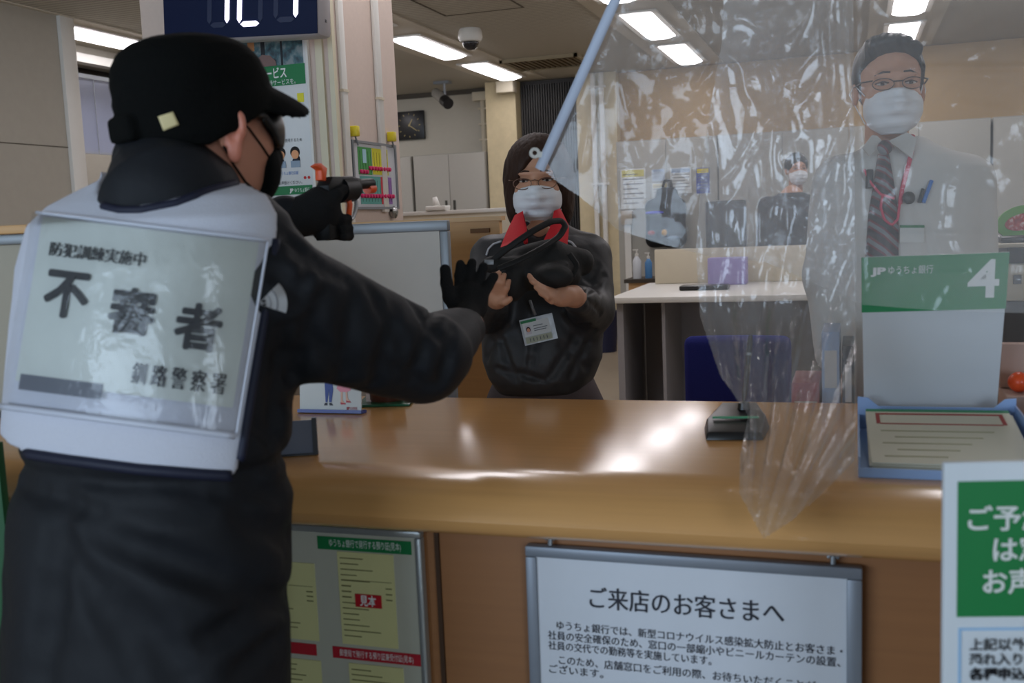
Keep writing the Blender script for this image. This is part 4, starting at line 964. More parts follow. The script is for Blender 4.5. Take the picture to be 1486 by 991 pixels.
mb = MB(); poly(mb, [(486, 552), (502, 552), (506, 567), (500, 570), (488, 570), (482, 565)]); mb.build('pink_skirt', flat((226, 150, 164)), t)
mb = MB(); poly(mb, [(489, 570), (492, 570), (492, 583), (496, 587), (489, 586)]); poly(mb, [(497, 570), (500, 570), (501, 580), (505, 584), (498, 583)]); mb.build('bare_legs', flat((226, 180, 160)), t)
mb = MB(); poly(mb, [(488, 586), (497, 587), (497, 589), (489, 589)]); poly(mb, [(498, 583), (505, 584), (506, 586), (498, 586)]); mb.build('pink_shoes', flat((190, 80, 90)), t)
mb = MB(); text(mb, fr, 'JP', X(498), Z(597), 0.006, -0.0012, 0.009, bold=0.05); text(mb, fr, '日本郵便', X(505), Z(597), 0.0055, -0.0012, 0.017); mb.build('red_lettering', flat((160, 50, 60)), t)
fr = FR((b[0] - 0.014, 2.10, ZC + 0.003), u=(1, 0.1, 0), w=(0, 0.12, 1))
t = thing('pink_leaflet', 'pinkish leaflet standing between the white leaflet and the brown cup', 'leaflet', (b[0] + 0.03, 2.1, ZC))
MB().box(-0.03, 0.030, 0, 0.003, 0, 0.15, fr).build('leaflet', photo_mat('pink print', ((200, 130, 130), (206, 170, 168), (214, 200, 196)), 60), t)
MB().box(-0.03, 0.030, -0.004, 0.012, -0.0025, 0.002, fr).build('holder', M_WOODP, t)
a = PZ(437, 682, ZC)
t = thing('small_card_stand', 'small dark card stand on the counter edge by the gunman\'s waist', 'stand', (a[0], 1.6, ZC))
fr = FR((a[0] - 0.058, 1.60, ZC), u=(0.9, 0.4, 0), w=(-0.15, 0, 1))
MB().box(-0.04, 0.028, 0, 0.004, 0, 0.062, fr).build('card', flat((100, 104, 116)), t)
MB().box(0.022, 0.030, -0.004, 0.008, 0, 0.066, fr).box(-0.045, 0.03, -0.006, 0.02, 0, 0.003, fr).build('frame', M_BLACK, t)

# ================================================================== PEOPLE
def loc_(P, fr): q = P - fr[0]; return np.stack([q @ fr[1], q @ fr[2], q @ fr[3]], 1)
def head_sdf(P, fr, s=1.0):
    q = loc_(P, fr) / s; m = q.copy(); m[:, 0] = np.abs(m[:, 0])
    d = sd_ell(q, (0, -0.012, 0.030), (0.074, 0.094, 0.088))
    d = smin(d, sd_ell(q, (0, 0.022, -0.030), (0.063, 0.072, 0.078)), 0.02)
    d = smin(d, sd_ell(q, (0, 0.036, -0.082), (0.040, 0.044, 0.034)), 0.03)
    d = smin(d, sd_ell(m, (0.034, 0.062, -0.030), (0.024, 0.022, 0.022)), 0.02)
    d = smin(d, sd_ell(q, (0, 0.078, 0.022), (0.050, 0.016, 0.010)), 0.014)
    d = smin(d, sd_cone(q, (0, 0.090, 0.002), (0, 0.108, -0.032), 0.007, 0.011), 0.012)
    d = smin(d, sd_ell(m, (0.012, 0.096, -0.036), (0.008, 0.010, 0.007)), 0.006)
    d = smin(d, sd_ell(q, (0, 0.086, -0.062), (0.022, 0.010, 0.006)), 0.006)
    d = smin(d, sd_ell(q, (0, 0.084, -0.073), (0.018, 0.010, 0.006)), 0.006)
    d = smax(d, -sd_ell(m, (0.032, 0.094, 0.002), (0.017, 0.012, 0.011)), 0.008)
    ear = sd_ell(m, (0.078, -0.008, -0.010), (0.008, 0.019, 0.032))
    ear = smax(ear, -sd_ell(m, (0.088, -0.004, -0.006), (0.008, 0.010, 0.018)), 0.004)
    d = smin(d, ear, 0.006)
    d = smin(d, sd_cone(q, (0, -0.022, -0.05), (0, -0.036, -0.19), 0.050, 0.053), 0.012)
    return d * s
def limb(P, pts, rs, k=0.02):
    d = None
    for i in range(len(pts) - 1):
        c = sd_cone(P, pts[i], pts[i + 1], rs[i], rs[i + 1]); d = c if d is None else smin(d, c, k)
    return d
def hand_sdf(P, wrist, palm, fingers, thumb, pr=(0.040, 0.016, 0.046), fr=None, r=0.0088):
    d = sd_ell(P, palm, pr, fr)
    d = smin(d, sd_cone(P, wrist, palm, 0.026, 0.02), 0.02)
    for f_ in fingers: d = smin(d, limb(P, f_, np.linspace(r, r * 0.8, len(f_)), 0.004), 0.005)
    d = smin(d, limb(P, thumb, np.linspace(r * 1.2, r * 0.95, len(thumb)), 0.004), 0.008)
    return d
def stations(rows, R):
    """rows: px cx, px y, D, a, b"""
    out = []
    for cx_, y, D, a, b in rows:
        p = PD(cx_, y, D); out.append((p[2], p[0], p[1], R[0], R[1], a, b))
    return out
def hor(v): v = np.array(v, float); v[2] = 0; return v / np.linalg.norm(v)
def drape(name, f, poly, off, m, parent, th=0.003, rings=5, n_sub=6, smooth=True, d0=0.8, d1=4.0):
    poly = np.array(poly, float); B = []
    for i in range(len(poly)):
        a, b = poly[i], poly[(i + 1) % len(poly)]
        for k in range(n_sub): B.append(a + (b - a) * k / n_sub)
    B = np.array(B); c = B.mean(0); n = len(B); pts = [c]
    for r in range(1, rings + 1): pts += list(c + (B - c) * r / rings)
    pts = np.array(pts); top = onto(f, pts[:, 0], pts[:, 1], off, d0, d1); dirs = np.array([ray(x, y) for x, y in B]); dirs /= ln(dirs)[:, None]
    low = top[1 + (rings - 1) * n:] + dirs * (th + off)
    V = np.vstack([top, low]); F = [(0, 1 + k, 1 + (k + 1) % n) for k in range(n)]
    for r in range(rings):
        a = 1 + r * n; b = a + n
        F += [(a + k, b + k, b + (k + 1) % n, a + (k + 1) % n) for k in range(n)]
    # last ring pair are rings-1 -> low
    F = [q for q in F]
    return mesh_obj(name, V, F, m, parent, smooth=smooth)
def curve_on(f, pts, off, n=24, d0=0.8, d1=4.0):
    pts = np.array(pts, float); s = np.r_[0, np.cumsum(ln(np.diff(pts, axis=0)))]; t = np.linspace(0, s[-1], n)
    q = onto(f, np.interp(t, s, pts[:, 0]), np.interp(t, s, pts[:, 1]), off, d0, d1)
    r = ln(q - CAM); ok = np.where(np.abs(r - np.median(r)) < 0.25)[0]
    near = ok[np.abs(np.arange(n)[:, None] - ok[None]).argmin(1)]
    return q[near] + (np.arange(n) - near)[:, None] * 1e-5
def face_bits(t, fr, s, brow, eye_c=(30, 22, 20), mask=True, mh=1.0):
    """eyes, brows, pleated mask with ear loops"""
    for sx in (-1, 1):
        c = TF(fr, [(0.032 * sx * s, 0.083 * s, 0.001 * s)])[0]
        e = MB().ell(c, (0.0125 * s, 0.0075 * s, 0.0034 * s), (c, fr[1], fr[2], fr[3]), 14).build('eye', mat('eye white', (190, 180, 172), 0.3), t, smooth=True)
        c2 = TF(fr, [(0.032 * sx * s, 0.0885 * s, 0.001 * s)])[0]
        MB().ell(c2, (0.0052 * s, 0.003 * s, 0.0034 * s), (c2, fr[1], fr[2], fr[3]), 12).build('iris', flat(eye_c, 0.2), e, smooth=True)
        P = [TF(fr, [(sx * x * s, y * s, z * s)])[0] for x, y, z in ((0.018, 0.0895, 0.003), (0.032, 0.0915, 0.0060), (0.047, 0.081, 0.0025))]
        MB().tube(P, 0.0018 * s, 6).build('eyelid', flat((70, 46, 38)), t, smooth=True)
        P = [TF(fr, [(sx * x * s, y * s, z * s)])[0] for x, y, z in ((0.015, 0.0925, 0.027), (0.031, 0.091, 0.028), (0.048, 0.078, 0.022))]
        MB().tube(P, [0.0018 * s, 0.0024 * s, 0.001 * s], 6).build('eyebrow', brow, t, smooth=True)
    if mask:
        def f(P):
            q = loc_(P, fr) / s; m_ = q.copy(); m_[:, 0] = np.abs(m_[:, 0])
            d = sd_ell(q, (0, 0.046, -0.052), (0.068, 0.066, 0.066))
            d = smin(d, sd_cone(q, (0, 0.098, -0.012), (0, 0.108, -0.045), 0.014, 0.020), 0.02)
            d = d + 0.0022 * np.tanh(3 * np.sin((q[:, 2] + 0.06) * 2 * math.pi / 0.026)) * np.clip(1 - np.abs(q[:, 0]) / 0.075, 0, 1)
            b = sd_box(q, (0, 0.075, -0.062), (0.071, 0.072, 0.052), rd=0.012)
            b = np.maximum(b, q[:, 2] + 0.011 + 0.35 * np.maximum(np.abs(q[:, 0]) - 0.012, 0) * 0.6)
            return smax(d, b, 0.004) * s
        lo = TF(fr, [(a, b, c) for a in (-0.09 * s, 0.09 * s) for b in (-0.01, 0.14 * s) for c in (-0.13 * s, 0.01)])
        mk = sdf_obj('face_mask', f, lo.min(0), lo.max(0), 0.0035 * s, M_MASK, t)
        for sx in (-1, 1):
            P = [TF(fr, [(sx * x * s, y * s, z * s)])[0] for x, y, z in ((0.064, 0.045, -0.020), (0.073, 0.02, -0.002), (0.080, -0.006, 0.012), (0.089, -0.020, -0.008), (0.080, -0.004, -0.034), (0.062, 0.035, -0.085))]
            MB().tube(P, 0.0014 * s, 6).build('ear_loop', M_MASK, mk, smooth=True)
    return t
def shoe(name, x, y, F, parent, m, R):
    fr = FR((x, y, 0.0), u=R)
    def f(P):
        q = loc_(P, fr); d = sd_ell(q, (0, 0.06, 0.035), (0.046, 0.14, 0.045)); d = smin(d, sd_ell(q, (0, -0.02, 0.06), (0.04, 0.06, 0.06)), 0.02)
        return np.maximum(d, 0.002 - q[:, 2])
    lo = TF(fr, [(a, b, c) for a in (-.08, .08) for b in (-.12, .24) for c in (-0.01, 0.14)])
    return sdf_obj(name, f, lo.min(0), lo.max(0), 0.01, m, parent)

# ---------------------------------------------------------------- 1. the gunman (back to the camera)
RS_ = hor(0.87 * CR - 0.50 * CF); FS_ = np.cross([0, 0, 1], RS_)
hF = hor(0.73 * CR + 0.68 * CF); hR = np.cross(hF, [0, 0, 1])
up_s = np.array([0, 0, 1.0]) - 0.02 * hF
fh = FR(PD(297, 183, 1.50), u=hR, w=up_s)
st_t = stations([(245, 258, 1.52, .075, .08), (243, 272, 1.52, .125, .09), (240, 292, 1.51, .178, .11), (238, 320, 1.50, .203, .135), (236, 380, 1.5, .215, .15), (233, 460, 1.5, .216, .155),
                 (229, 560, 1.5, .218, .155), (225, 640, 1.5, .218, .152), (221, 690, 1.5, .212, .15), (220, 720, 1.5, .224, .16), (215, 800, 1.5, .226, .165), (212, 900, 1.5, .226, .168), (212, 1000, 1.5, .224, .165), (212, 1110, 1.5, .215, .16)], RS_)
t = thing('person', 'person in black cap, sunglasses and white bib aiming a handgun across the counter', 'person', (PD(225, 700, 1.5)[0], PD(225, 700, 1.5)[1], 0))
bx_, by_ = PD(220, 800, 1.5)[:2]
ShR, ElR, WrR = PD(402, 425, 1.43), PD(618, 517, 1.62), PD(681, 474, 1.84)
ShL, ElL, WrL = PD(135, 362, 1.58), PD(275, 385, 1.84), PD(415, 318, 1.93)
hipc = np.array([bx_, by_, 0.86])
def f_body(P):
    d = head_sdf(P, fh)
    d = smin(d, sd_ell(P, (bx_, by_ , 1.14), (0.14, 0.09, 0.20)), 0.03)
    d = smin(d, limb(P, [ShR, ElR, WrR], [.05, .04, .028]), 0.03); d = smin(d, limb(P, [ShL - [0, 0, .03], ElL, WrL], [.045, .038, .028]), 0.02)
    d = smin(d, sd_ell(P, hipc, (0.15, 0.11, 0.12)), 0.05)
    for s in (-1, 1):
        h = hipc + RS_ * 0.09 * s
        d = smin(d, limb(P, [h, h + [0, 0, -0.42], h + [0, 0, -0.80]], [.085, .055, .04]), 0.03)
    return d
sdf_obj('body', f_body, (bx_ - .35, by_ - .35, 0.02), (bx_ + .62, by_ + .62, 1.70), 0.006, M_SKIN2, t)
def f_torso(P): return sd_loft(P, st_t, 2.15)
def on_creases(f, L, d0=0.8, d1=4.0):
    """grooves whose ends lie on the surface; each (p, q, width, depth)"""
    out = []
    for p, q, w, h in L:
        n = 4; x = np.linspace(p[0], q[0], n + 1); y = np.linspace(p[1], q[1], n + 1) + np.r_[0, RNG.uniform(-3, 3, n - 1), 0]
        S_ = onto(f, x, y, 0.0, d0, d1)
        for i in range(n):
            if np.linalg.norm(S_[i + 1] - S_[i]) < 0.25: out.append((S_[i], S_[i + 1], w, h))
    return out
SCR = [((352, 700), (430, 730), .012, .010), ((352, 745), (425, 775), .016, .012), ((130, 770), (330, 850), .018, .012), ((90, 730), (60, 980), .026, .012), ((200, 800), (420, 880), .016, .012), ((300, 930), (425, 860), .016, .012),
       ((160, 860), (260, 985), .024, .012), ((30, 700), (140, 745), .012, .010), ((350, 970), (428, 910), .014, .010), ((240, 705), (400, 722), .010, .008), ((100, 800), (190, 970), .018, .010), ((380, 760), (432, 800), .010, .010),
       ((468, 430), (425, 545), .011, .013), ((515, 425), (498, 545), .011, .013), ((575, 445), (545, 555), .010, .014), ((630, 450), (598, 550), .009, .012), ((430, 372), (505, 405), .008, .012), ((415, 480), (395, 640), .012, .012),
       ((660, 475), (640, 555), .009, .012), ((540, 420), (585, 500), .009, .012), ((440, 470), (500, 540), .010, .012), ((395, 560), (440, 600), .010, .010), ((600, 440), (650, 500), .008, .010), ((420, 350), (470, 385), .008, .010),
       ((400, 400), (450, 440), .010, .010), ((560, 530), (620, 560), .008, .010), ((370, 620), (430, 660), .009, .010), ((450, 380), (430, 440), .008, .008)]
def f_jbase(P):
    d = f_torso(P)
    d = smin(d, limb(P, [ShR, ElR, ElR + (WrR - ElR) * 0.85], [.080, .066, .038], 0.02), 0.03)
    d = smin(d, sd_cone(P, PD(455, 500, 1.48), PD(590, 522, 1.62), .054, .058), 0.025)
    d = smin(d, limb(P, [ShL, ElL, WrL], [.070, .058, .046], 0.02), 0.03)
    return d
def f_jacket(P):
    d = f_jbase(P) + crease(P, CRS) + 0.005 * wav(P, 20, 5) + 0.0028 * wav(P, 55, 6)
    # waist drawcord
    zz = PD(225, 694, 1.36)[2]; d = d + 0.010 * np.exp(-((P[:, 2] - zz) / 0.012) ** 2)
    # hem of the sleeves stays open round the wrist
    return smax(d, -(limb(P, [WrR - (WrR - ElR) * 0.2, WrR + (WrR - ElR) * 0.3], [.030, .030])), 0.004)
CRS = on_creases(f_jbase, SCR)
sdf_obj('jacket', f_jacket, (bx_ - .36, by_ - .34, 0.58), (bx_ + .62, by_ + .60, 1.46), 0.0065, M_NAVYB, t)
# high collar with folds
cA = TF(fh, [(0.0, -0.03, -0.075)])[0]; cB = PD(245, 290, 1.50)
def f_collar(P):
    d = smin(sd_cone(P, PD(236, 240, 1.485), PD(248, 288, 1.450), 0.070, 0.097), sd_cone(P, PD(250, 250, 1.50), PD(262, 284, 1.49), 0.062, 0.084), 0.02)
    d = smax(d, -(P - PD(330, 262, 1.45)) @ hor(-CR + 0.1 * CF) - 0.0, 0.01) if False else d
    cut = loc_(P, fh); d = smax(d, cut[:, 2] + 0.018 + 0.55 * cut[:, 1], 0.008)
    d = d + crease(P, [(PD(195, 225, 1.42), PD(290, 262, 1.42), .008, .006), (PD(180, 250, 1.42), PD(300, 285, 1.42), .008, .005), (PD(215, 215, 1.42), PD(240, 280, 1.41), .009, .005), (PD(270, 225, 1.42), PD(320, 270, 1.42), .007, .005)]) + 0.003 * wav(P, 45, 9)
    return d
sdf_obj('collar', f_collar, np.array(PD(240, 250, 1.5)) - [.16, .16, .10], np.array(PD(250, 250, 1.5)) + [.17, .17, .14], 0.005, M_NAVYB, t)
# hair under the cap
def f(P):
    q = loc_(P, fh); d = sd_ell(q, (0, -0.018, 0.02), (0.079, 0.096, 0.092))
    d = smin(d, sd_ell(q, (0, -0.06, -0.04), (0.062, 0.044, 0.05)), 0.02)
    d = smax(d, q[:, 1] + 0.026 + 0.3 * np.maximum(-q[:, 2] + 0.0, 0), 0.004)
    return d + 0.0012 * wav(P, 200, 4)
sdf_obj('hair', f, fh[0] - 0.14, fh[0] + 0.14, 0.0045, M_HAIR, t)
# cap
capfr = FR(fh[0], u=hR, w=np.array([0, 0, 1.0]) - 0.10 * hF)
stc = [(-.030, 0, -.008, 1, 0, .089, .104), (.00, 0, -.008, 1, 0, .093, .109), (.035, 0, -.008, 1, 0, .096, .113), (.065, 0, -.01, 1, 0, .096, .112), (.088, 0, -.012, 1, 0, .091, .105), (.106, 0, -.014, 1, 0, .080, .092), (.119, 0, -.015, 1, 0, .062, .072), (.127, 0, -.016, 1, 0, .036, .042), (.1300, 0, -.016, 1, 0, .006, .007)]
def f_cap(P):
    q = loc_(P, capfr); d = sd_loft(q, stc, 2.05)
    d = np.maximum(d, -(q[:, 2] + 0.022 - 0.045 * np.clip((q[:, 1] + 0.02) / 0.1, -0.2, 1)))
    band = np.abs(q[:, 2] - 0.012) - 0.030
    d = d - 0.0022 * (band < 0)
    # visor
    h = q.copy(); h[:, 2] -= 0.050 - 0.42 * np.maximum(q[:, 1] - 0.08, 0) - 7.0 * q[:, 0] ** 2
    v = sd_ell(h, (0, 0.084, 0), (0.080, 0.082, 0.0135)); v = np.maximum(v, 0.05 - q[:, 1])
    d = smin(d, v, 0.008)
    d = smin(d, sd_box(q, (0.0, -0.118, 0.004), (0.035, 0.012, 0.018), rd=0.008), 0.004)
    return d + crease(P, [(TF(capfr, [(0.097, -0.01, 0.045)])[0], TF(capfr, [(0.03, -0.02, 0.13)])[0], .003, .0015)]) + 0.0012 * wav(P, 50, 8)
cap = sdf_obj('cap', f_cap, fh[0] - 0.24, fh[0] + 0.24, 0.0045, M_CAP, t)
drape('cap_label', f_cap, [(229, 169), (251, 162), (260, 181), (237, 190)], -0.001 + 0.003, mat('pale gold label', (216, 200, 150), 0.5, 0.4), cap, 0.002, 3, 3)
# sunglasses
mb = MB()
lens = lambda sx: [TF(fh, [(sx * x, y, z)])[0] for x, y, z in ((0.010, 0.112, 0.010), (0.010, 0.117, -0.020), (0.030, 0.114, -0.033), (0.054, 0.100, -0.030), (0.070, 0.078, -0.014), (0.070, 0.072, 0.010), (0.040, 0.106, 0.016))]
def f_sg(P):
    q = loc_(P, fh); ax = np.abs(q[:, 0])
    d = np.abs(sd_ell(q, (0, 0.024, -0.008), (0.079, 0.094, 0.085))) - 0.0028
    d = np.maximum(d, 0.052 - q[:, 1]); d = smax(d, q[:, 2] - 0.015, 0.004)
    return smax(d, -0.008 - 0.6 * (0.070 - ax) * 0 - q[:, 2] - 0.028 + 12 * np.maximum(ax - 0.055, 0) ** 1.5 + 60 * np.maximum(0.014 - ax, 0) ** 1.6, 0.004)
sdf_obj('sunglasses_lens', f_sg, fh[0] - 0.13, fh[0] + 0.13, 0.0026, mat('smoked lens', (10, 10, 12), 0.3, 0.3), t)
for sx in (-1, 1):
    MB().tube([TF(fh, [(sx * x, y, z)])[0] for x, y, z in ((0.072, 0.060, 0.008), (0.079, 0.040, 0.012), (0.081, 0.0, 0.014), (0.080, -0.022, 0.004))], 0.0045, 8, flat=(fh[3], 1.5)).build('sunglasses_arm', M_BLACK, t, smooth=True)
MB().tube([TF(fh, [(x, 0.107, 0.006)])[0] for x in (-0.012, 0, 0.012)], 0.003, 8).build('sunglasses_bridge', M_BLACK, t, smooth=True)
# black mask and strings
def f(P):
    q = loc_(P, fh)
    d = sd_ell(q, (0, 0.046, -0.062), (0.060, 0.066, 0.066)); d = smin(d, sd_cone(q, (0, 0.100, -0.02), (0, 0.108, -0.045), 0.010, 0.014), 0.02)
    b = sd_box(q, (0, 0.080, -0.070), (0.075, 0.048, 0.050), rd=0.01); b = np.maximum(b, 0.046 + 0.45 * np.abs(q[:, 0]) - q[:, 1])
    return smax(d, b, 0.004)
mk = sdf_obj('face_mask', f, fh[0] - [.15, .15, .15], fh[0] + [.15, .15, .04], 0.004, M_CAP, t)
for pts in (((0.081, -0.016, 0.014), (0.079, 0.004, 0.010), (0.074, 0.028, -0.010), (0.067, 0.050, -0.034), (0.058, 0.066, -0.050)), ((0.083, -0.018, -0.036), (0.072, 0.000, -0.060), (0.062, 0.022, -0.085), (0.052, 0.045, -0.100))):
    P = []
    for x, y, z in pts:
        P.append(TF(fh, [(x + 0.003, y, z)])[0])
    MB().tube(P, 0.0018, 6).build('mask_string', M_CAP, mk, smooth=True)
# ear (near side) built larger as the visible one
def f(P):
    q = loc_(P, fh); c = (0.085, -0.004, -0.018)
    e = FR(c, u=(0.75, -0.55, 0.0), w=(0.0, 0.20, 1)); g = q - np.array(c); g = np.stack([g @ e[1], g @ e[2], g @ e[3]], 1)
    d = sd_ell(g, (0, 0, 0.008), (0.0085, 0.020, 0.030)); d = smin(d, sd_ell(g, (0, 0.006, -0.026), (0.007, 0.010, 0.014)), 0.01)
    d = smax(d, -sd_ell(g, (0.007, 0.003, 0.008), (0.006, 0.010, 0.018)), 0.004)
    d = smin(d, sd_ell(g, (0.001, 0.010, -0.002), (0.006, 0.005, 0.007)), 0.004)
    return d
sdf_obj('ear', f, fh[0] - 0.12, fh[0] + 0.12, 0.003, mat('ear skin', (206, 130, 108), 0.45, 0.4, noise=0.06, sss=0.1), t)
# bib
L0 = PD(236, 460, 1.5) - RS_ * 0.212
neck = (PD(243, 215, 1.50), PD(252, 262, 1.47))
def f_bib0(P):
    zt, zb = 1.30, PD(200, 690, 1.36)[2]
    fl = np.clip((zt - P[:, 2]) / (zt - zb), 0, 1)
    return f_torso(P) - 0.014 - 0.008 * fl
A_, B_ = onto(f_bib0, [404, 346], [345, 686], 0.0); AX_ = PD(238, 520, 1.50); nR = np.cross(B_ - A_, hor(AX_ - (A_ + B_) / 2)); nR /= np.linalg.norm(nR); nR *= np.sign(nR @ CR)
C_, D_ = onto(f_bib0, [30, 340], [655, 691], 0.0); nH = np.cross(D_ - C_, FS_); nH /= np.linalg.norm(nH); nH *= -np.sign(nH[2])
def f_bib(P):
    d = f_bib0(P)
    d = smax(d, (P - A_) @ nR, 0.006); d = smax(d, (P - C_) @ nH, 0.004); d = smax(d, -(P - L0) @ RS_ - 0.004, 0.006)
    d = smax(d, -(sd_cone(P, neck[0], neck[1], 0.098, 0.098)), 0.006)
    return d + 0.0012 * wav(P, 26, 11) * np.clip((1.30 - P[:, 2]) * 8, 0, 1)
M_BIB = mat('white mesh fabric', (204, 206, 218), 0.75, 0.25, noise=0.05, nscale=300, bump=0.35, bscale=500)
bib = sdf_obj('bib', f_bib, (bx_ - .34, by_ - .30, 0.98), (bx_ + .34, by_ + .30, 1.47), 0.0055, M_BIB, t)
M_TRIM = mat('navy binding', (22, 26, 48), 0.6)
def trim(pts, r=0.006, n=40): MB().tube(curve_on(f_bib, pts, 0.001, n), r, 8).build('binding', M_TRIM, bib, smooth=True)
trim([(401, 348), (391, 420), (377, 500), (362, 590), (347, 684)]); trim([(22, 656), (100, 668), (200, 681), (300, 689), (343, 691)], 0.0075)
trim([(150, 299), (175, 305), (205, 305), (255, 295), (305, 276), (342, 266)], 0.006)
# paper sheet, film pocket, lettering draped on the back
TLc, TRc, BRc, BLc = np.array([62., 314.]), np.array([376., 352.]), np.array([338., 592.]), np.array([22., 552.])
def bil(u, v):
    u = np.asarray(u)[:, None]; v = np.asarray(v)[:, None]
    return (TLc * (1 - u) + TRc * u) * (1 - v) + (BLc * (1 - u) + BRc * u) * v
def grid_patch(name, u0, u1, v0, v1, off, m, parent, nu=26, nv=22, th=0.0012, wrinkle=0.0):
    U, Vv = np.meshgrid(np.linspace(u0, u1, nu), np.linspace(v0, v1, nv)); p = bil(U.ravel(), Vv.ravel())
    q = onto(f_bib0, p[:, 0], p[:, 1], off)
    if wrinkle: q = q - CF * (wrinkle * (0.6 + wav(q, 42, 21) + 0.6 * wav(q, 110, 22)))[:, None]
    F = [(j * nu + i, (j + 1) * nu + i, (j + 1) * nu + i + 1, j * nu + i + 1) for j in range(nv - 1) for i in range(nu - 1)]
    return mesh_obj(name, q, F, m, parent, smooth=True)
sheet_ = grid_patch('paper_sheet', 0.0, 1.0, 0.0, 1.0, 0.0055, mat('bib paper', (206, 210, 205), 0.5, 0.3), bib)
grid_patch('dark_strip', 0.02, 0.40, 0.955, 1.05, 0.0062, mat('dark grey paper edge', (96, 100, 112), 0.6), sheet_, 12, 4)
def dtext(body, uc, vc, h, w, bold, rot=0.0):
    """centre in (u,v); h and w in sheet fractions"""
    V, F = glyphs(body, bold, 2); V = V.copy(); x0, x1 = V[:, 0].min(), V[:, 0].max(); y0, y1 = V[:, 1].min(), V[:, 1].max()
    u = uc + ((V[:, 0] - x0) / (x1 - x0) - 0.5) * w; v = vc - ((V[:, 1] - y0) / (y1 - y0) - 0.5) * h
    p = bil(u, v); return onto(f_bib0, p[:, 0], p[:, 1], 0.0075), F
mb = MB()
mb.add(*dtext('防犯訓練実施中', 0.275, 0.185, 0.085, 0.44, 0.0)).add(*dtext('防犯訓練実施中', 0.278, 0.185, 0.085, 0.44, 0.0))
for ch, uc, vc in (('不', 0.165, 0.45), ('審', 0.475, 0.50), ('者', 0.785, 0.545)): mb.add(*dtext(ch, uc, vc, 0.265, 0.205 if ch != '不' else 0.19, 0.0)); [mb.add(*dtext(ch, uc + 0.0075 * math.cos(a_), vc + 0.011 * math.sin(a_), 0.265, 0.205 if ch != '不' else 0.19, 0.0)) for a_ in np.linspace(0, 5.5, 7)]
[mb.add(*dtext('釧 路 警 察 署', 0.735 + k_, 0.865, 0.13, 0.43, 0.0)) for k_ in (-0.003, 0, 0.003)]
mb.build('black_lettering', mat('bib ink', (26, 28, 36), 0.6), sheet_)
FILM_P = film_mat('clear pocket film', 0.05, rough=0.10, bstr=0.35, bscale=34, refl=0.5)
grid_patch('film_pocket', -0.05, 1.04, -0.02, 1.16, 0.010, FILM_P, bib, 70, 60, wrinkle=0.0016)
M_SEAM = mat('white pocket welt', (196, 200, 214), 0.35, 0.5)
def welt(a, b, n=30):
    u = np.linspace(a[0], b[0], n); v = np.linspace(a[1], b[1], n); p = bil(u, v); return onto(f_bib0, p[:, 0], p[:, 1], 0.011)
MB().tube(welt((-0.05, 1.165), (1.03, 1.165)), 0.0045, 8).build('pocket_welt', M_SEAM, bib, smooth=True)
MB().tube(welt((1.04, -0.02), (1.035, 1.165)), 0.0018, 8).build('pocket_seam', M_SEAM, bib, smooth=True)
MB().tube(welt((-0.03, -0.02), (1.04, -0.02)), 0.0025, 8).build('pocket_seam', M_SEAM, bib, smooth=True)
# logo patch on the back of the sleeve: quarter dome with arcs
ap = np.array([374., 441.]); pt0, pt1 = np.array([405., 410.]), np.array([414., 454.])
a0 = math.atan2(*(pt0 - ap)[::-1]); a1 = math.atan2(*(pt1 - ap)[::-1])
def fan(name, r0, r1, off, m, par, b0=a0, b1=a1):
    nr, na = 4, 14; pts = []
    for i in range(nr):
        for j in range(na):
            r = r0 + (r1 - r0) * i / (nr - 1); a = b0 + (b1 - b0) * j / (na - 1); pts.append(ap + r * np.array([math.cos(a), math.sin(a)]))
    pts = np.array(pts); q = onto(f_jacket, pts[:, 0], pts[:, 1], off)
    F = [(i * na + j, i * na + j + 1, (i + 1) * na + j + 1, (i + 1) * na + j) for i in range(nr - 1) for j in range(na - 1)]
    return mesh_obj(name, q, F, m, par, smooth=True)
jk = [o for o in t.children if o.name.startswith('jacket')][0]
lg = fan('white_emblem', 4, 43, 0.0025, mat('white print', (168, 168, 170), 0.6), jk)
GA = mat('grey arc print', (104, 104, 108), 0.6)
fan('emblem_arc', 28, 29.6, 0.0034, GA, lg); fan('emblem_arc', 18.5, 19.6, 0.0034, GA, lg)
fan('emblem_mark', 7, 12, 0.0034, flat((30, 30, 34)), lg, a0 + 0.15, a0 + 0.55); fan('emblem_mark', 7, 12, 0.0034, flat((30, 30, 34)), lg, a1 - 0.35, a1 - 0.05)
# trousers and shoes
st_l = []
def f(P):
    d = sd_ell(P, (bx_, by_, 0.80), (0.19, 0.14, 0.14))
    for s in (-1, 1):
        h = np.array([bx_, by_, 0.78]) + RS_ * 0.095 * s; d = smin(d, limb(P, [h, h + [0, 0, -0.36], h + [0, 0, -0.70]], [.115, .10, .085]), 0.03)
    return d + 0.005 * wav(P, 25, 12)
sdf_obj('trousers', f, (bx_ - .3, by_ - .26, 0.03), (bx_ + .3, by_ + .26, 0.95), 0.012, M_NAVYB, t)
for s in (-1, 1):
    q = np.array([bx_, by_, 0]) + RS_ * 0.095 * s; shoe('shoe', q[0], q[1], FS_, t, M_BLACK, RS_)
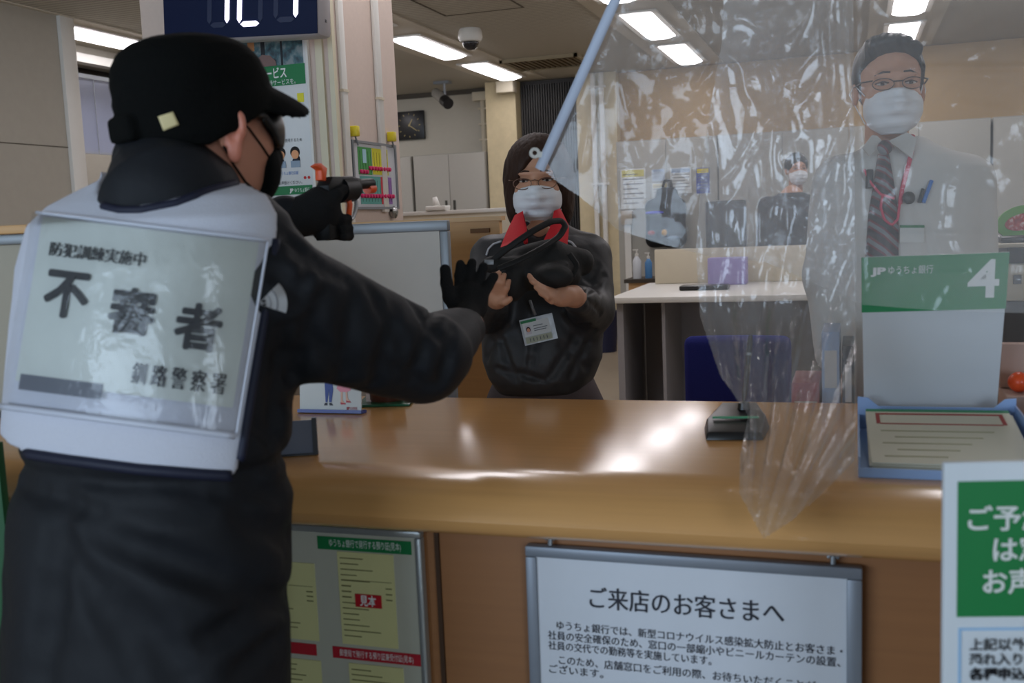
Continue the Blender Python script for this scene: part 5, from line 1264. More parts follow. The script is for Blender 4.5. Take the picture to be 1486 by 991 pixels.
# gloves
fg = FR(PD(681, 438, 1.90), u=CR, w=CU + 0.25 * CF)
H = lambda x, y, D: PD(x, y, D)
fing = [[H(667, 424, 1.91), H(667, 400, 1.93), H(668, 383, 1.93)], [H(679, 420, 1.91), H(682, 397, 1.935), H(685, 381, 1.935)], [H(690, 423, 1.91), H(697, 402, 1.93), H(702, 387, 1.93)], [H(699, 432, 1.90), H(708, 415, 1.915), H(717, 401, 1.92)]]
thumb = [H(664, 452, 1.88), H(652, 432, 1.89), H(648, 410, 1.90), H(646, 391, 1.90)]
def f_gr(P): return hand_sdf(P, WrR + (ElR - WrR) * 0.12, PD(680, 440, 1.90), fing, thumb, (0.036, 0.018, 0.040), fg, 0.0108) + 0.0006 * wav(P, 150, 3)
sdf_obj('glove', f_gr, PD(681, 430, 1.88) - 0.15, PD(681, 430, 1.88) + 0.15, 0.0032, M_KNIT, t)
G0, G1 = PD(476, 281, 1.94), PD(534, 276, 2.07); gd = (G1 - G0) / np.linalg.norm(G1 - G0)
gu = CU - (CU @ gd) * gd; gu /= np.linalg.norm(gu); gs = np.cross(gd, gu)      # gun frame: forward gd, up gu, side gs (to the right)
GK = 1.3
gp = lambda f_, s_, u_: G0 + gd * f_ + gs * s_ + gu * u_
palm = gp(-0.012, -0.012, -0.030)
fl_ = [[gp(0.000, -0.028, -0.016 - k * 0.019), gp(0.030, -0.030, -0.018 - k * 0.019), gp(0.040, -0.005, -0.020 - k * 0.019), gp(0.030, 0.018, -0.022 - k * 0.019), gp(0.008, 0.020, -0.022 - k * 0.019)] for k in (1.5, 2.4, 3.2)]
idx = [gp(0.0, -0.026, -0.012), gp(0.035, -0.026, -0.008), gp(0.062, -0.018, -0.010)]
th_ = [gp(-0.022, 0.012, -0.020), gp(-0.005, 0.022, -0.003), gp(0.022, 0.020, 0.006)]
fgl = FR(palm, u=gs, w=gu)
def f_gl(P):
    d = hand_sdf(P, WrL, palm, fl_ + [idx], th_, (0.032, 0.030, 0.044), fgl, 0.0105)
    d = smin(d, sd_cone(P, WrL - (WrL - ElL) * 0.1, palm, 0.040, 0.034), 0.02)
    return d + 0.0006 * wav(P, 150, 3)
sdf_obj('glove', f_gl, palm - 0.15, palm + 0.15, 0.0034, M_KNIT, t)

# toy revolver held in the glove
tg = thing('toy_pistol', 'black toy pistol with orange hammer, trigger and muzzle in the gunman\'s glove', 'toy gun', G0)
gp = lambda f_, s_, u_: G0 + GK * (gd * f_ * 0.92 + gs * s_ + gu * u_)
gfr = (G0, gd * GK * 0.92, gs * GK, gu * GK)
GM = mat('black gun plastic', (20, 21, 23), 0.45, 0.3); OR = mat('orange plastic', (236, 92, 44), 0.35)
mb = MB(); mb.prism([(-0.012, -0.006), (0.085, -0.004), (0.085, 0.018), (0.06, 0.022), (0.0, 0.024), (-0.014, 0.012)], -0.011, 0.011, gfr); mb.build('frame', GM, tg, bevel=0.002)
MB().tube([gp(0.075, 0, 0.010), gp(0.135, 0, 0.010)], 0.010, 14).build('barrel', GM, tg, smooth='auto')
MB().tube([gp(0.118, 0, 0.002), gp(0.137, 0, 0.002)], 0.010, 12).build('muzzle', OR, tg, smooth='auto')
MB().tube([gp(0.030, 0, 0.004), gp(0.068, 0, 0.004)], 0.025, 18).build('cylinder', GM, tg, smooth='auto')
MB().prism([(-0.012, 0.018), (-0.004, 0.036), (-0.020, 0.044), (-0.034, 0.040), (-0.020, 0.034), (-0.022, 0.020)], -0.006, 0.006, gfr).build('hammer', OR, tg, bevel=0.0015)
MB().prism([(-0.014, 0.004), (0.012, -0.002), (0.004, -0.062), (-0.028, -0.066)], -0.012, 0.012, gfr).build('grip', GM, tg, bevel=0.003)
MB().tube([gp(0.044, 0.006, -0.004), gp(0.050, 0.006, -0.018), gp(0.044, 0.006, -0.034)], 0.0055, 8).build('trigger', OR, tg, smooth=True)
P = [gp(0.016 + 0.03 * (1 - math.cos(a)), 0.004, -0.004 - 0.038 * math.sin(a)) for a in np.linspace(0.1, math.pi - 0.1, 10)]
MB().tube(P, 0.004, 8).build('trigger_guard', mat('silver plastic', (190, 192, 194), 0.25, metal=0.4), tg, smooth=True)

# ---------------------------------------------------------------- 2. the woman
DW = 2.8; wF = hor(-CF - 0.12 * CR); wR = np.cross(wF, [0, 0, 1])
fw = FR(PD(781, 262, DW), u=wR, w=np.array([0, 0, 1.0]) + 0.05 * wF)
bw = PD(785, 450, DW); t = thing('person', 'woman with bobbed hair, glasses and white mask in a black jacket with red collar', 'person', (bw[0], bw[1], 0))
RW = hor(-CR); FW = np.cross([0, 0, 1], RW)
SR, ER, WR = PD(716, 374, DW), PD(706, 452, 2.68), PD(722, 432, 2.52)
SL, EL, WL = PD(855, 374, DW), PD(858, 450, 2.72), PD(832, 430, 2.47)
hr_f = [[PD(716, 424, 2.45), PD(712, 410, 2.42), PD(716, 398, 2.41)], [PD(721, 424, 2.44), PD(720, 408, 2.41), PD(724, 396, 2.41)], [PD(726, 426, 2.44), PD(728, 410, 2.41), PD(732, 399, 2.42)], [PD(730, 430, 2.44), PD(735, 418, 2.42), PD(738, 408, 2.43)]]
hr_t = [PD(724, 436, 2.45), PD(733, 438, 2.43), PD(740, 434, 2.42)]
hl_f = [[PD(806, 424, 2.42), PD(788, 418, 2.39), PD(773, 408, 2.39), PD(768, 400, 2.40)], [PD(806, 428, 2.42), PD(790, 424, 2.38), PD(778, 417, 2.38)], [PD(808, 433, 2.42), PD(795, 431, 2.38), PD(785, 426, 2.38)], [PD(812, 438, 2.43), PD(801, 437, 2.40), PD(793, 433, 2.40)]]
hl_t = [PD(824, 426, 2.46), PD(818, 420, 2.47), PD(808, 416, 2.48)]
pR, pL = PD(723, 428, 2.46), PD(815, 430, 2.44)
def f(P):
    d = head_sdf(P, fw, 0.97); d = smin(d, sd_ell(P, (bw[0], bw[1], 1.10), (0.12, 0.08, 0.18)), 0.02)
    d = smin(d, limb(P, [SR, ER, WR], [.04, .034, .024]), 0.03); d = smin(d, limb(P, [SL, EL, WL], [.04, .034, .024]), 0.03)
    d = smin(d, hand_sdf(P, WR, pR, hr_f, hr_t, (0.022, 0.016, 0.028), FR(pR, u=CR, w=CU), 0.0082), 0.01)
    d = smin(d, hand_sdf(P, WL, pL, hl_f, hl_t, (0.030, 0.015, 0.020), FR(pL, u=CR, w=CU), 0.0082), 0.01)
    d = smin(d, sd_ell(P, (bw[0], bw[1], 0.88), (0.14, 0.10, 0.12)), 0.04)
    d = smin(d, sd_ell(P, PD(781, 352, 2.752), (0.050, 0.030, 0.055)), 0.02)
    for s in (-1, 1):
        h = np.array([bw[0], bw[1], 0.84]) + RW * 0.075 * s; d = smin(d, limb(P, [h, h + [0, 0, -.40], h + [0, 0, -.78]], [.07, .045, .035]), 0.03)
    return d
sdf_obj('body', f, (bw[0] - .32, bw[1] - .42, 0.02), (bw[0] + .34, bw[1] + .2, 1.68), 0.0048, M_SKIN, t)
def f_hair(P):
    q = loc_(P, fw); m_ = q.copy(); m_[:, 0] = np.abs(q[:, 0])
    d = sd_ell(q, (0, -0.012, 0.028), (0.092, 0.106, 0.100)); d = smin(d, sd_ell(m_, (0.068, -0.022, -0.045), (0.028, 0.060, 0.080)), 0.03)
    d = smin(d, sd_ell(q, (0, -0.065, -0.04), (0.075, 0.045, 0.075)), 0.03)
    # opening for the face, parted on her left; side hair sweeps over her right temple
    face = sd_ell(q, (-0.006, 0.105, -0.028), (0.060, 0.080, 0.082)); face = smin(face, sd_ell(q, (-0.014, 0.110, 0.038), (0.042, 0.05, 0.036)), 0.01)
    d = smax(d, -face, 0.008); d = smax(d, -sd_cone(q, (0, -0.02, -0.09), (0, -0.03, -0.2), 0.045, 0.05), 0.01)
    return d + 0.0007 * np.sin(q[:, 0] * 420 + 6 * np.sin(q[:, 2] * 30)) + 0.001 * wav(P, 120, 4)
sdf_obj('hair', f_hair, fw[0] - 0.16, fw[0] + 0.16, 0.0042, M_HAIRB, t)
face_bits(t, (fw[0], fw[1], fw[2], fw[3]), 0.97, M_HAIRB)
mb = MB(); GL = mat('thin bronze metal', (110, 84, 70), 0.3, metal=0.6)
for sx in (-1, 1):
    mb = MB(); mb.tube([TF(fw, [(sx * 0.033 + 0.024 * math.cos(a), 0.105 - 0.10 * abs(sx * 0.033 + 0.024 * math.cos(a)) ** 1.2, -0.004 + 0.0165 * math.sin(a) * (1 if math.sin(a) < 0 else 0.75))])[0] for a in np.linspace(0, 2 * math.pi, 25)], 0.0012, 6, cap=False)
    mb.tube([TF(fw, [(sx * x, y, z)])[0] for x, y, z in ((0.057, 0.100, 0.004), (0.072, 0.07, 0.005), (0.080, 0.0, 0.004))], 0.0012, 6)
    mb.build('glasses_rim', GL, t, smooth=True)
MB().tube([TF(fw, [(x, 0.106, 0.001 + 0.003 * (1 - (x / 0.01) ** 2))])[0] for x in (-0.01, 0, 0.01)], 0.0012, 6).build('glasses_bridge', GL, t, smooth=True)
st_w = stations([(787, 322, DW, .055, .055), (787, 332, DW, .085, .075), (786, 343, DW, .128, .09), (786, 358, DW, .150, .10), (786, 385, DW, .158, .108), (786, 430, DW, .160, .115), (786, 490, DW, .164, .125), (786, 520, DW, .162, .125), (786, 545, DW, .145, .118), (787, 560, DW, .128, .108), (787, 566, DW, .118, .10)], RW)
CW0 = [(PD(760, 440, 2.66), PD(715, 520, 2.67), .010, .006), (PD(850, 470, 2.67), PD(800, 540, 2.67), .010, .006), (PD(860, 480, 2.68), PD(830, 545, 2.67), .008, .005), (PD(730, 540, 2.68), PD(790, 553, 2.67), .007, .005), (PD(840, 380, 2.7), PD(870, 430, 2.7), .008, .006), (PD(875, 400, 2.7), PD(845, 440, 2.62), .007, .006), (PD(705, 380, 2.72), PD(695, 440, 2.68), .007, .005), (PD(780, 460, 2.67), PD(770, 540, 2.67), .01, .004)]
def f_jwb(P):
    d = sd_loft(P, st_w, 2.2)
    d = smin(d, limb(P, [SR, ER, ER + (WR - ER) * 0.75], [.062, .054, .036]), 0.03); d = smin(d, limb(P, [SL, EL, EL + (WL - EL) * 0.80], [.064, .058, .036]), 0.03)
    d = smax(d, -sd_cone(P, PD(783, 300, DW - 0.03), PD(780, 350, DW - 0.13), 0.054, 0.014), 0.006)
    return d
def f_jw(P): return f_jwb(P) + crease(P, CW) + 0.0035 * wav(P, 30, 14) + 0.002 * wav(P, 80, 15)
CW = on_creases(f_jwb, [((738, 430), (705, 520), .010, .012), ((848, 470), (800, 545), .010, .012), ((862, 480), (828, 548), .008, .010), ((722, 535), (790, 552), .007, .010), ((835, 378), (868, 425), .008, .010), ((878, 400), (838, 440), .007, .012), ((705, 385), (695, 440), .007, .008), ((778, 455), (768, 545), .010, .008), ((815, 500), (865, 545), .009, .010), ((720, 480), (748, 550), .009, .009), ((868, 385), (850, 415), .006, .010), ((845, 425), (872, 455), .006, .010)], 2.2, 3.2)
M_JW = mat('charcoal jacket nylon', (46, 46, 48), 0.5, 0.4, noise=0.08, bump=0.2, bscale=60)
sdf_obj('jacket', f_jw, (bw[0] - .30, bw[1] - .36, 0.88), (bw[0] + .30, bw[1] + .2, 1.44), 0.0055, M_JW, t)
M_RED = mat('red collar cloth', (206, 44, 52), 0.7, 0.2, noise=0.06, bump=0.15, bscale=150)
# collar flaps: folded cloth around the neck
def flap(pts_o, pts_i, dep_o, dep_i):
    n = 10; O = np.array([[np.interp(s, np.linspace(0, 1, len(pts_o)), [p[k] for p in pts_o]) for k in (0, 1)] for s in np.linspace(0, 1, n)])
    I = np.array([[np.interp(s, np.linspace(0, 1, len(pts_i)), [p[k] for p in pts_i]) for k in (0, 1)] for s in np.linspace(0, 1, n)])
    V = []
    for j in range(5):
        w = j / 4
        for k in range(n):
            q = I[k] * (1 - w) + O[k] * w; s = k / (n - 1); D = (dep_i[0] * (1 - s) + dep_i[1] * s) * (1 - w) + (dep_o[0] * (1 - s) + dep_o[1] * s) * w - 0.012 * math.sin(math.pi * w)
            V.append(PD(q[0], q[1], D))
    V = np.array(V); N = len(V); V2 = V + CF * 0.006
    F = [(j * n + k, j * n + k + 1, (j + 1) * n + k + 1, (j + 1) * n + k) for j in range(4) for k in range(n - 1)]
    F2 = [tuple(i + N for i in f_[::-1]) for f_ in F]
    rim = [k for k in range(n)] + [j * n + n - 1 for j in range(1, 5)] + [4 * n + k for k in range(n - 2, -1, -1)] + [j * n for j in range(3, 0, -1)]
    S = [(rim[i], rim[(i + 1) % len(rim)], rim[(i + 1) % len(rim)] + N, rim[i] + N) for i in range(len(rim))]
    return mesh_obj('collar_flap', np.vstack([V, V2]), F + F2 + S, M_RED, t, smooth='auto')
flap([(747, 312), (736, 334), (726, 359)], [(759, 306), (761, 326), (763, 346)], (2.735, 2.625), (2.71, 2.625))
flap([(813, 302), (826, 328), (823, 362)], [(804, 306), (799, 328), (787, 352)], (2.735, 2.625), (2.71, 2.625))
MB().tube([PD(757, 312, 2.74), PD(761, 330, 2.68), PD(763, 352, 2.64)], 0.006, 8).build('zip_edge', M_RED, t, smooth=True)
M_PIPE = mat('white piping', (190, 190, 194), 0.5)
MB().tube(curve_on(f_jw, [(706, 370), (709, 361), (716, 354), (728, 350)], 0.002, 14, 2.3, 3.2), 0.0028, 6).build('piping', M_PIPE, t, smooth=True)
MB().tube(curve_on(f_jw, [(824, 349), (830, 352), (835, 358), (837, 367)], 0.002, 14, 2.3, 3.2), 0.0028, 6).build('piping', M_PIPE, t, smooth=True)
M_TRG = mat('grey trouser wool', (92, 84, 86), 0.85, 0.1, noise=0.1, bump=0.2, bscale=150)
def f(P):
    d = sd_ell(P, (bw[0], bw[1], 0.90), (0.150, 0.115, 0.13))
    for s in (-1, 1):
        h = np.array([bw[0], bw[1], 0.84]) + RW * 0.078 * s; d = smin(d, limb(P, [h, h + [0, 0, -.40], h + [0, 0, -.76]], [.095, .075, .07]), 0.03)
    return d + 0.003 * wav(P, 35, 16)
sdf_obj('trousers', f, (bw[0] - .24, bw[1] - .2, 0.03), (bw[0] + .24, bw[1] + .2, 1.06), 0.011, M_TRG, t)
for s in (-1, 1):
    q = np.array([bw[0], bw[1], 0]) + RW * 0.078 * s; shoe('shoe', q[0], q[1], FW, t, M_BLACK, RW)
# badge
t = thing('id_badge', 'clear plastic name badge hanging at the woman\'s waist', 'badge', PD(780, 480, 2.62))
bd = FR(PD(762, 502, 2.645), u=CR + 0.235 * CU, w=CU - 0.235 * CR); s = 2.645 / 1500
MB().box(0, 49 * s, 0, 0.003, 0, 38 * s, bd).build('sleeve', film_mat('badge sleeve', 0.5, rough=0.2, bstr=0.1, bscale=20), t)
MB().box(3 * s, 42 * s, -0.0012, -0.0002, 12 * s, 33 * s, bd).build('card', M_PAPER, t)
MB().box(3 * s, 42 * s, -0.0012, -0.0002, 2 * s, 11.2 * s, bd).build('lower_card', flat((166, 170, 150)), t)
MB().box(1 * s, 24 * s, -0.0024, -0.0013, 32 * s, 36 * s, bd).build('green_band', M_GREEN, t)
MB().box(6 * s, 14 * s, -0.0024, -0.0013, 15 * s, 28 * s, bd).build('photo', flat((196, 190, 196)), t)
mb = MB(); mb.prism([(10 * s + 3.2 * s * math.cos(a), 22 * s + 4 * s * math.sin(a)) for a in np.linspace(0, 2 * math.pi, 14, endpoint=False)], -0.0034, -0.0025, bd); mb.build('portrait_hair', flat((40, 28, 26)), t)
mb = MB(); mb.prism([(10 * s + 2.2 * s * math.cos(a), 21 * s + 3 * s * math.sin(a)) for a in np.linspace(0, 2 * math.pi, 14, endpoint=False)], -0.0044, -0.0035, bd); mb.build('portrait_face', flat((206, 150, 124)), t)
mb = MB()
for z, w in ((25, 14), (21, 20), (18, 18)): mb.box(18 * s, (18 + w) * s, -0.0024, -0.0013, z * s, (z + 1) * s, bd)
for i in range(6): mb.box((9 + i * 5) * s, (10 + i * 5) * s, -0.0024, -0.0013, 4 * s, 9 * s, bd)
mb.build('ruled_text', flat((90, 92, 100)), t)
MB().tube([PD(777, 457, 2.64), PD(772, 445, 2.635), PD(769, 436, 2.64)], 0.004, 8).build('clip', M_ALU, t, smooth=True)
# bag held by the woman
t = thing('black_bag', 'limp black handbag with looped straps held in the woman\'s hands', 'bag', PD(785, 400, 2.5))
def f_bag(P):
    d = sd_cone(P, PD(742, 382, 2.52), PD(800, 374, 2.50), 0.028, 0.040)
    d = smin(d, sd_cone(P, PD(800, 374, 2.50), PD(842, 380, 2.54), 0.040, 0.034), 0.02)
    d = smin(d, sd_ell(P, PD(790, 398, 2.50), (0.090, 0.050, 0.042), FR((0, 0, 0), u=CR - 0.10 * CU, w=CU)), 0.025)
    d = smin(d, sd_ell(P, PD(744, 406, 2.47), (0.034, 0.035, 0.052)), 0.03); d = smin(d, sd_ell(P, PD(802, 402, 2.44), (0.052, 0.035, 0.030)), 0.02)
    d = smin(d, sd_ell(P, PD(716, 384, 2.47), (0.032, 0.024, 0.020)), 0.02)
    d = smin(d, sd_ell(P, PD(772, 368, 2.52), (0.055, 0.030, 0.020), FR((0, 0, 0), u=CR + 0.25 * CU, w=CU)), 0.02)
    return d + crease(P, [(PD(730, 392, 2.44), PD(830, 362, 2.44), .006, .007), (PD(760, 360, 2.46), PD(800, 350, 2.46), .006, .005), (PD(760, 395, 2.44), PD(770, 430, 2.46), .007, .006), (PD(800, 385, 2.44), PD(850, 380, 2.47), .007, -.005)]) + 0.003 * wav(P, 50, 31)
sdf_obj('bag_body', f_bag, PD(780, 390, 2.5) - 0.2, PD(780, 390, 2.5) + 0.2, 0.0048, mat('black bag fabric', (38, 38, 38), 0.7, 0.3, noise=0.12, bump=0.25, bscale=90), t)
ST = mat('black strap webbing', (20, 20, 21), 0.6)
def strap(pts, r=0.008):
    q = np.array(pts, float); k = np.linspace(0, len(q) - 1, 8 * len(q)); 
    P = [PD(np.interp(a, range(len(q)), q[:, 0]), np.interp(a, range(len(q)), q[:, 1]), np.interp(a, range(len(q)), q[:, 2])) for a in k]
    P = np.array(P)
    for _ in range(6): P[1:-1] = (P[:-2] + 2 * P[1:-1] + P[2:]) / 4
    return MB().tube(list(P), r, 10, flat=(CF, 0.35)).build('strap', ST, t, smooth=True)
strap([(700, 392, 2.46), (722, 372, 2.45), (748, 352, 2.44), (775, 334, 2.45), (800, 321, 2.48), (815, 320, 2.50), (821, 328, 2.49), (812, 343, 2.47), (790, 358, 2.44), (755, 377, 2.42), (722, 390, 2.43)])
strap([(826, 368, 2.46), (838, 385, 2.44), (830, 402, 2.43)], 0.007)
MB().box(0, 0.022, 0, 0.006, 0, 0.012, FR(PD(703, 384, 2.43), u=CR, w=CU)).build('buckle', M_ALU, t, bevel=0.001)

# ---------------------------------------------------------------- 3. the male clerk
DC = 2.5; cF = hor(-CF - 0.16 * CR); cR_ = np.cross(cF, [0, 0, 1])
fc = FR(PD(1290, 128, DC), u=cR_, w=(0, 0, 1))
bc_ = PD(1312, 400, DC); t = thing('person', 'male clerk in white shirt, striped tie and white mask behind the film', 'person', (bc_[0], bc_[1], 0))
RC_ = hor(-CR + 0.15 * CF); FC_ = np.cross([0, 0, 1], RC_)
S1, E1, W1 = PD(1222, 268, DC), PD(1205, 400, DC), PD(1212, 520, 2.48)
S2, E2, W2 = PD(1398, 268, DC), PD(1408, 395, DC), PD(1400, 520, 2.48)
def dh(W, sx):
    p = W + np.array([0, 0, -0.07]); u = hor(FC_)
    fs = [[p + FC_ * (0.025 - 0.017 * k) + [0, 0, -0.03], p + FC_ * (0.03 - 0.018 * k) + [0, 0, -0.07], p + FC_ * (0.035 - 0.017 * k) + RC_ * (-0.012 * sx) + [0, 0, -0.098]] for k in range(4)]
    return hand_sdf, p, fs, [p + FC_ * 0.03, p + FC_ * 0.052 + [0, 0, -0.03], p + FC_ * 0.055 + [0, 0, -0.055]]
def f(P):
    d = head_sdf(P, fc, 1.0); d = smin(d, sd_ell(P, (bc_[0], bc_[1], 1.20), (0.13, 0.08, 0.20)), 0.02)
    for S, E, W, sx in ((S1, E1, W1, 1), (S2, E2, W2, -1)):
        d = smin(d, limb(P, [S, E, W], [.045, .036, .027]), 0.03)
        _, p, fs, th = dh(W, sx); d = smin(d, hand_sdf(P, W, p, fs, th, (0.038, 0.016, 0.046), FR(p, u=FC_, w=(0, 0, 1)), 0.009), 0.01)
    d = smin(d, sd_ell(P, (bc_[0], bc_[1], 0.94), (0.15, 0.10, 0.12)), 0.04)
    for s in (-1, 1):
        h = np.array([bc_[0], bc_[1], 0.90]) + RC_ * 0.085 * s; d = smin(d, limb(P, [h, h + [0, 0, -.44], h + [0, 0, -.83]], [.075, .05, .038]), 0.03)
    return d
sdf_obj('body', f, (bc_[0] - .34, bc_[1] - .3, 0.02), (bc_[0] + .34, bc_[1] + .3, 1.80), 0.0062, M_SKIN, t)
def f(P):
    q = loc_(P, fc); d = sd_ell(q, (0, -0.018, 0.036), (0.084, 0.100, 0.094)); d = smin(d, sd_ell(q, (0.01, 0.05, 0.095), (0.055, 0.045, 0.026)), 0.03)
    d = smax(d, -sd_ell(q, (0.012, 0.105, -0.018), (0.054, 0.066, 0.058)), 0.008); d = smin(d, sd_ell(q, (-0.035, 0.070, 0.070), (0.035, 0.028, 0.030)), 0.01); d = smax(d, -(q[:, 2] + 0.035 - 0.25 * q[:, 1] + 0.25 * np.maximum(q[:, 1], 0) * 0), 0.01)
    d = smax(d, q[:, 1] - 0.022 - 1.2 * np.maximum(q[:, 2] - 0.035, 0), 0.012)
    return d + 0.0025 * wav(P, 90, 5) + 0.0015 * np.sin(q[:, 0] * 300 + 5 * np.sin(q[:, 1] * 40))
sdf_obj('hair', f, fc[0] - 0.15, fc[0] + 0.16, 0.0045, M_HAIR, t)
face_bits(t, fc, 1.0, M_HAIR)
GD = mat('dark glasses frame', (34, 32, 34), 0.4)
for sx in (-1, 1):
    mb = MB(); mb.tube([TF(fc, [(sx * 0.033 + 0.024 * math.cos(a), 0.107 - 0.10 * abs(sx * 0.033 + 0.024 * math.cos(a)) ** 1.2, -0.001 + 0.014 * math.sin(a) * (0.9 if math.sin(a) > 0 else 1))])[0] for a in np.linspace(0, 2 * math.pi, 25)], 0.0011, 6, cap=False)
    mb.tube([TF(fc, [(sx * x, y, z)])[0] for x, y, z in ((0.057, 0.102, 0.008), (0.074, 0.07, 0.009), (0.082, 0.0, 0.006))], 0.0018, 6)
    mb.build('glasses_rim', GD, t, smooth=True)
MB().tube([TF(fc, [(x, 0.108, 0.004)])[0] for x in (-0.01, 0, 0.01)], 0.0018, 6).build('glasses_bridge', GD, t, smooth=True)
st_c = stations([(1303, 200, DC, .058, .06), (1304, 212, DC, .085, .075), (1308, 228, DC, .140, .092), (1311, 245, DC, .175, .105), (1312, 275, DC, .185, .118), (1312, 330, DC, .178, .125), (1312, 420, DC, .170, .125), (1312, 520, DC, .165, .12), (1312, 600, DC, .165, .12)], RC_)
def f_sh(P):
    d = sd_loft(P, st_c, 2.2)
    for S, E, W in ((S1, E1, W1), (S2, E2, W2)): d = smin(d, limb(P, [S, E, E + (W - E) * 0.95], [.072, .062, .045]), 0.03)
    d = smax(d, -sd_cone(P, PD(1296, 190, DC - 0.04), PD(1290, 212, DC - 0.12), 0.048, 0.010), 0.005)
    cr = [(PD(1385, 265, 2.42), PD(1370, 340, 2.4), .010, .010), (PD(1400, 300, 2.42), PD(1362, 350, 2.4), .010, .008), (PD(1330, 300, 2.38), PD(1360, 400, 2.38), .012, .006), (PD(1235, 270, 2.42), PD(1250, 350, 2.4), .010, .008), (PD(1400, 330, 2.42), PD(1430, 350, 2.45), .009, .006)]
    return d + crease(P, cr) + 0.0025 * wav(P, 32, 24)
M_SHIRT = mat('white shirt cotton', (202, 200, 196), 0.8, 0.2, noise=0.03, bump=0.12, bscale=120)
sh = sdf_obj('shirt', f_sh, (bc_[0] - .34, bc_[1] - .25, 0.9), (bc_[0] + .34, bc_[1] + .25, 1.56), 0.0062, M_SHIRT, t)
for pts in (((1273, 197), (1282, 206), (1262, 226), (1252, 214), (1266, 196)), ((1316, 192), (1330, 200), (1324, 230), (1303, 214), (1288, 205))):
    P = np.array([PD(x, y, 2.395 + 0.05 * (y < 200)) for x, y in pts]); n = len(P); P2 = P + CF * 0.006
    mesh_obj('collar_point', np.vstack([P, P2]), [tuple(range(n)), tuple(range(n, 2 * n))[::-1]] + [(i, (i + 1) % n, n + (i + 1) % n, n + i) for i in range(n)], M_SHIRT, t, smooth='auto')
M_TIE = stripe_mat('striped tie silk', (40, 32, 38), (120, 124, 128), 14, 'DIAGONAL', 0.5, c3=(112, 34, 44))
def pxprism(name, pts, f_, off, th, m, par):
    q = onto(f_, [p[0] for p in pts], [p[1] for p in pts], off, 2.0, 3.2); n = len(q); q2 = q + CF * th
    return mesh_obj(name, np.vstack([q, q2]), [tuple(range(n)), tuple(range(n, 2 * n))[::-1]] + [(i, (i + 1) % n, n + (i + 1) % n, n + i) for i in range(n)], m, par, smooth='auto')
def ribbon(name, left, right, f_, off, m, par, n=16):
    L = curve_on(f_, left, off, n, 2.0, 3.2); R = curve_on(f_, right, off, n, 2.0, 3.2); C = (L + R) / 2 - CF * 0.006
    V = np.vstack([L, C, R, L + CF * 0.01, R + CF * 0.01]); F = []
    for i in range(n - 1):
        F += [(i, i + 1, n + i + 1, n + i), (n + i, n + i + 1, 2 * n + i + 1, 2 * n + i), (i, 3 * n + i, 3 * n + i + 1, i + 1), (2 * n + i, 2 * n + i + 1, 4 * n + i + 1, 4 * n + i)]
    return mesh_obj(name, V, F, m, par, smooth=True)
ribbon('tie', [(1276, 222), (1270, 262), (1262, 310), (1256, 400)], [(1290, 222), (1297, 262), (1304, 310), (1304, 400)], f_sh, 0.010, M_TIE, t)
MB().ell(PD(1284, 214, 2.375), (0.017, 0.012, 0.018), seg=14).build('tie_knot', M_TIE, t, smooth=True)
M_LAN = mat('red lanyard', (206, 46, 84), 0.6)
ln1 = MB().tube(curve_on(f_sh, [(1325, 196), (1323, 220), (1317, 245), (1310, 270), (1306, 296)], 0.006, 18, 2.0, 3.2), 0.0055, 8, flat=(CF, 0.4)).build('lanyard', M_LAN, t, smooth=True)
MB().tube(curve_on(f_sh, [(1306, 290), (1303, 318), (1294, 327), (1283, 318), (1278, 300), (1281, 282)], 0.020, 20, 2.0, 3.2), 0.003, 8).build('lanyard_loop', M_LAN, t, smooth=True)
MB().tube(curve_on(f_sh, [(1254, 246), (1264, 266), (1278, 282), (1298, 288)], 0.020, 16, 2.0, 3.2), 0.003, 8).build('lanyard_cord', M_LAN, t, smooth=True)
MB().box(-0.008, 0.008, -0.01, 0.004, -0.022, 0.022, FR(onto(f_sh, 1261, 260, 0.014, 2.0, 3.2)[0], u=CR, w=CU)).build('lanyard_clip', M_BLACK, t, bevel=0.003)
c = onto(f_sh, 1319, 287, 0.010, 2.0, 3.2)[0]; MB().ell(c, (0.015, 0.008, 0.015), FR(c, u=CR, w=CU), 16).build('round_badge', M_BLACK, t, smooth=True)
c = onto(f_sh, [1340, 1352], [294, 262], 0.010, 2.0, 3.2); MB().tube([c[0], c[1]], 0.0045, 8).build('blue_pen', flat((50, 120, 200), 0.3), t, smooth='auto')
c = onto(f_sh, [1334, 1340], [294, 274], 0.010, 2.0, 3.2); MB().tube([c[0], c[1]], 0.0045, 8).build('black_pen', M_BLACK, t, smooth='auto')
fb = FR(onto(f_sh, 1306, 352, 0.012, 2.0, 3.2)[0], u=CR, w=CU)
nb = MB().box(0, 0.056, 0, 0.003, 0, 0.040, fb).build('name_card', M_PAPER, t); MB().box(0, 0.056, -0.001, -0.0001, 0.034, 0.040, fb).build('green_band', M_GREEN, nb)
def f(P):
    d = sd_ell(P, (bc_[0], bc_[1], 0.94), (0.165, 0.12, 0.13))
    for s in (-1, 1):
        h = np.array([bc_[0], bc_[1], 0.90]) + RC_ * 0.088 * s; d = smin(d, limb(P, [h, h + [0, 0, -.44], h + [0, 0, -.82]], [.10, .08, .07]), 0.03)
    return d
sdf_obj('trousers', f, (bc_[0] - .26, bc_[1] - .2, 0.03), (bc_[0] + .26, bc_[1] + .2, 1.08), 0.013, mat('dark grey trousers', (52, 52, 58), 0.8), t)
for s in (-1, 1):
    q = np.array([bc_[0], bc_[1], 0]) + RC_ * 0.088 * s; shoe('shoe', q[0], q[1], FC_, t, M_BLACK, RC_)

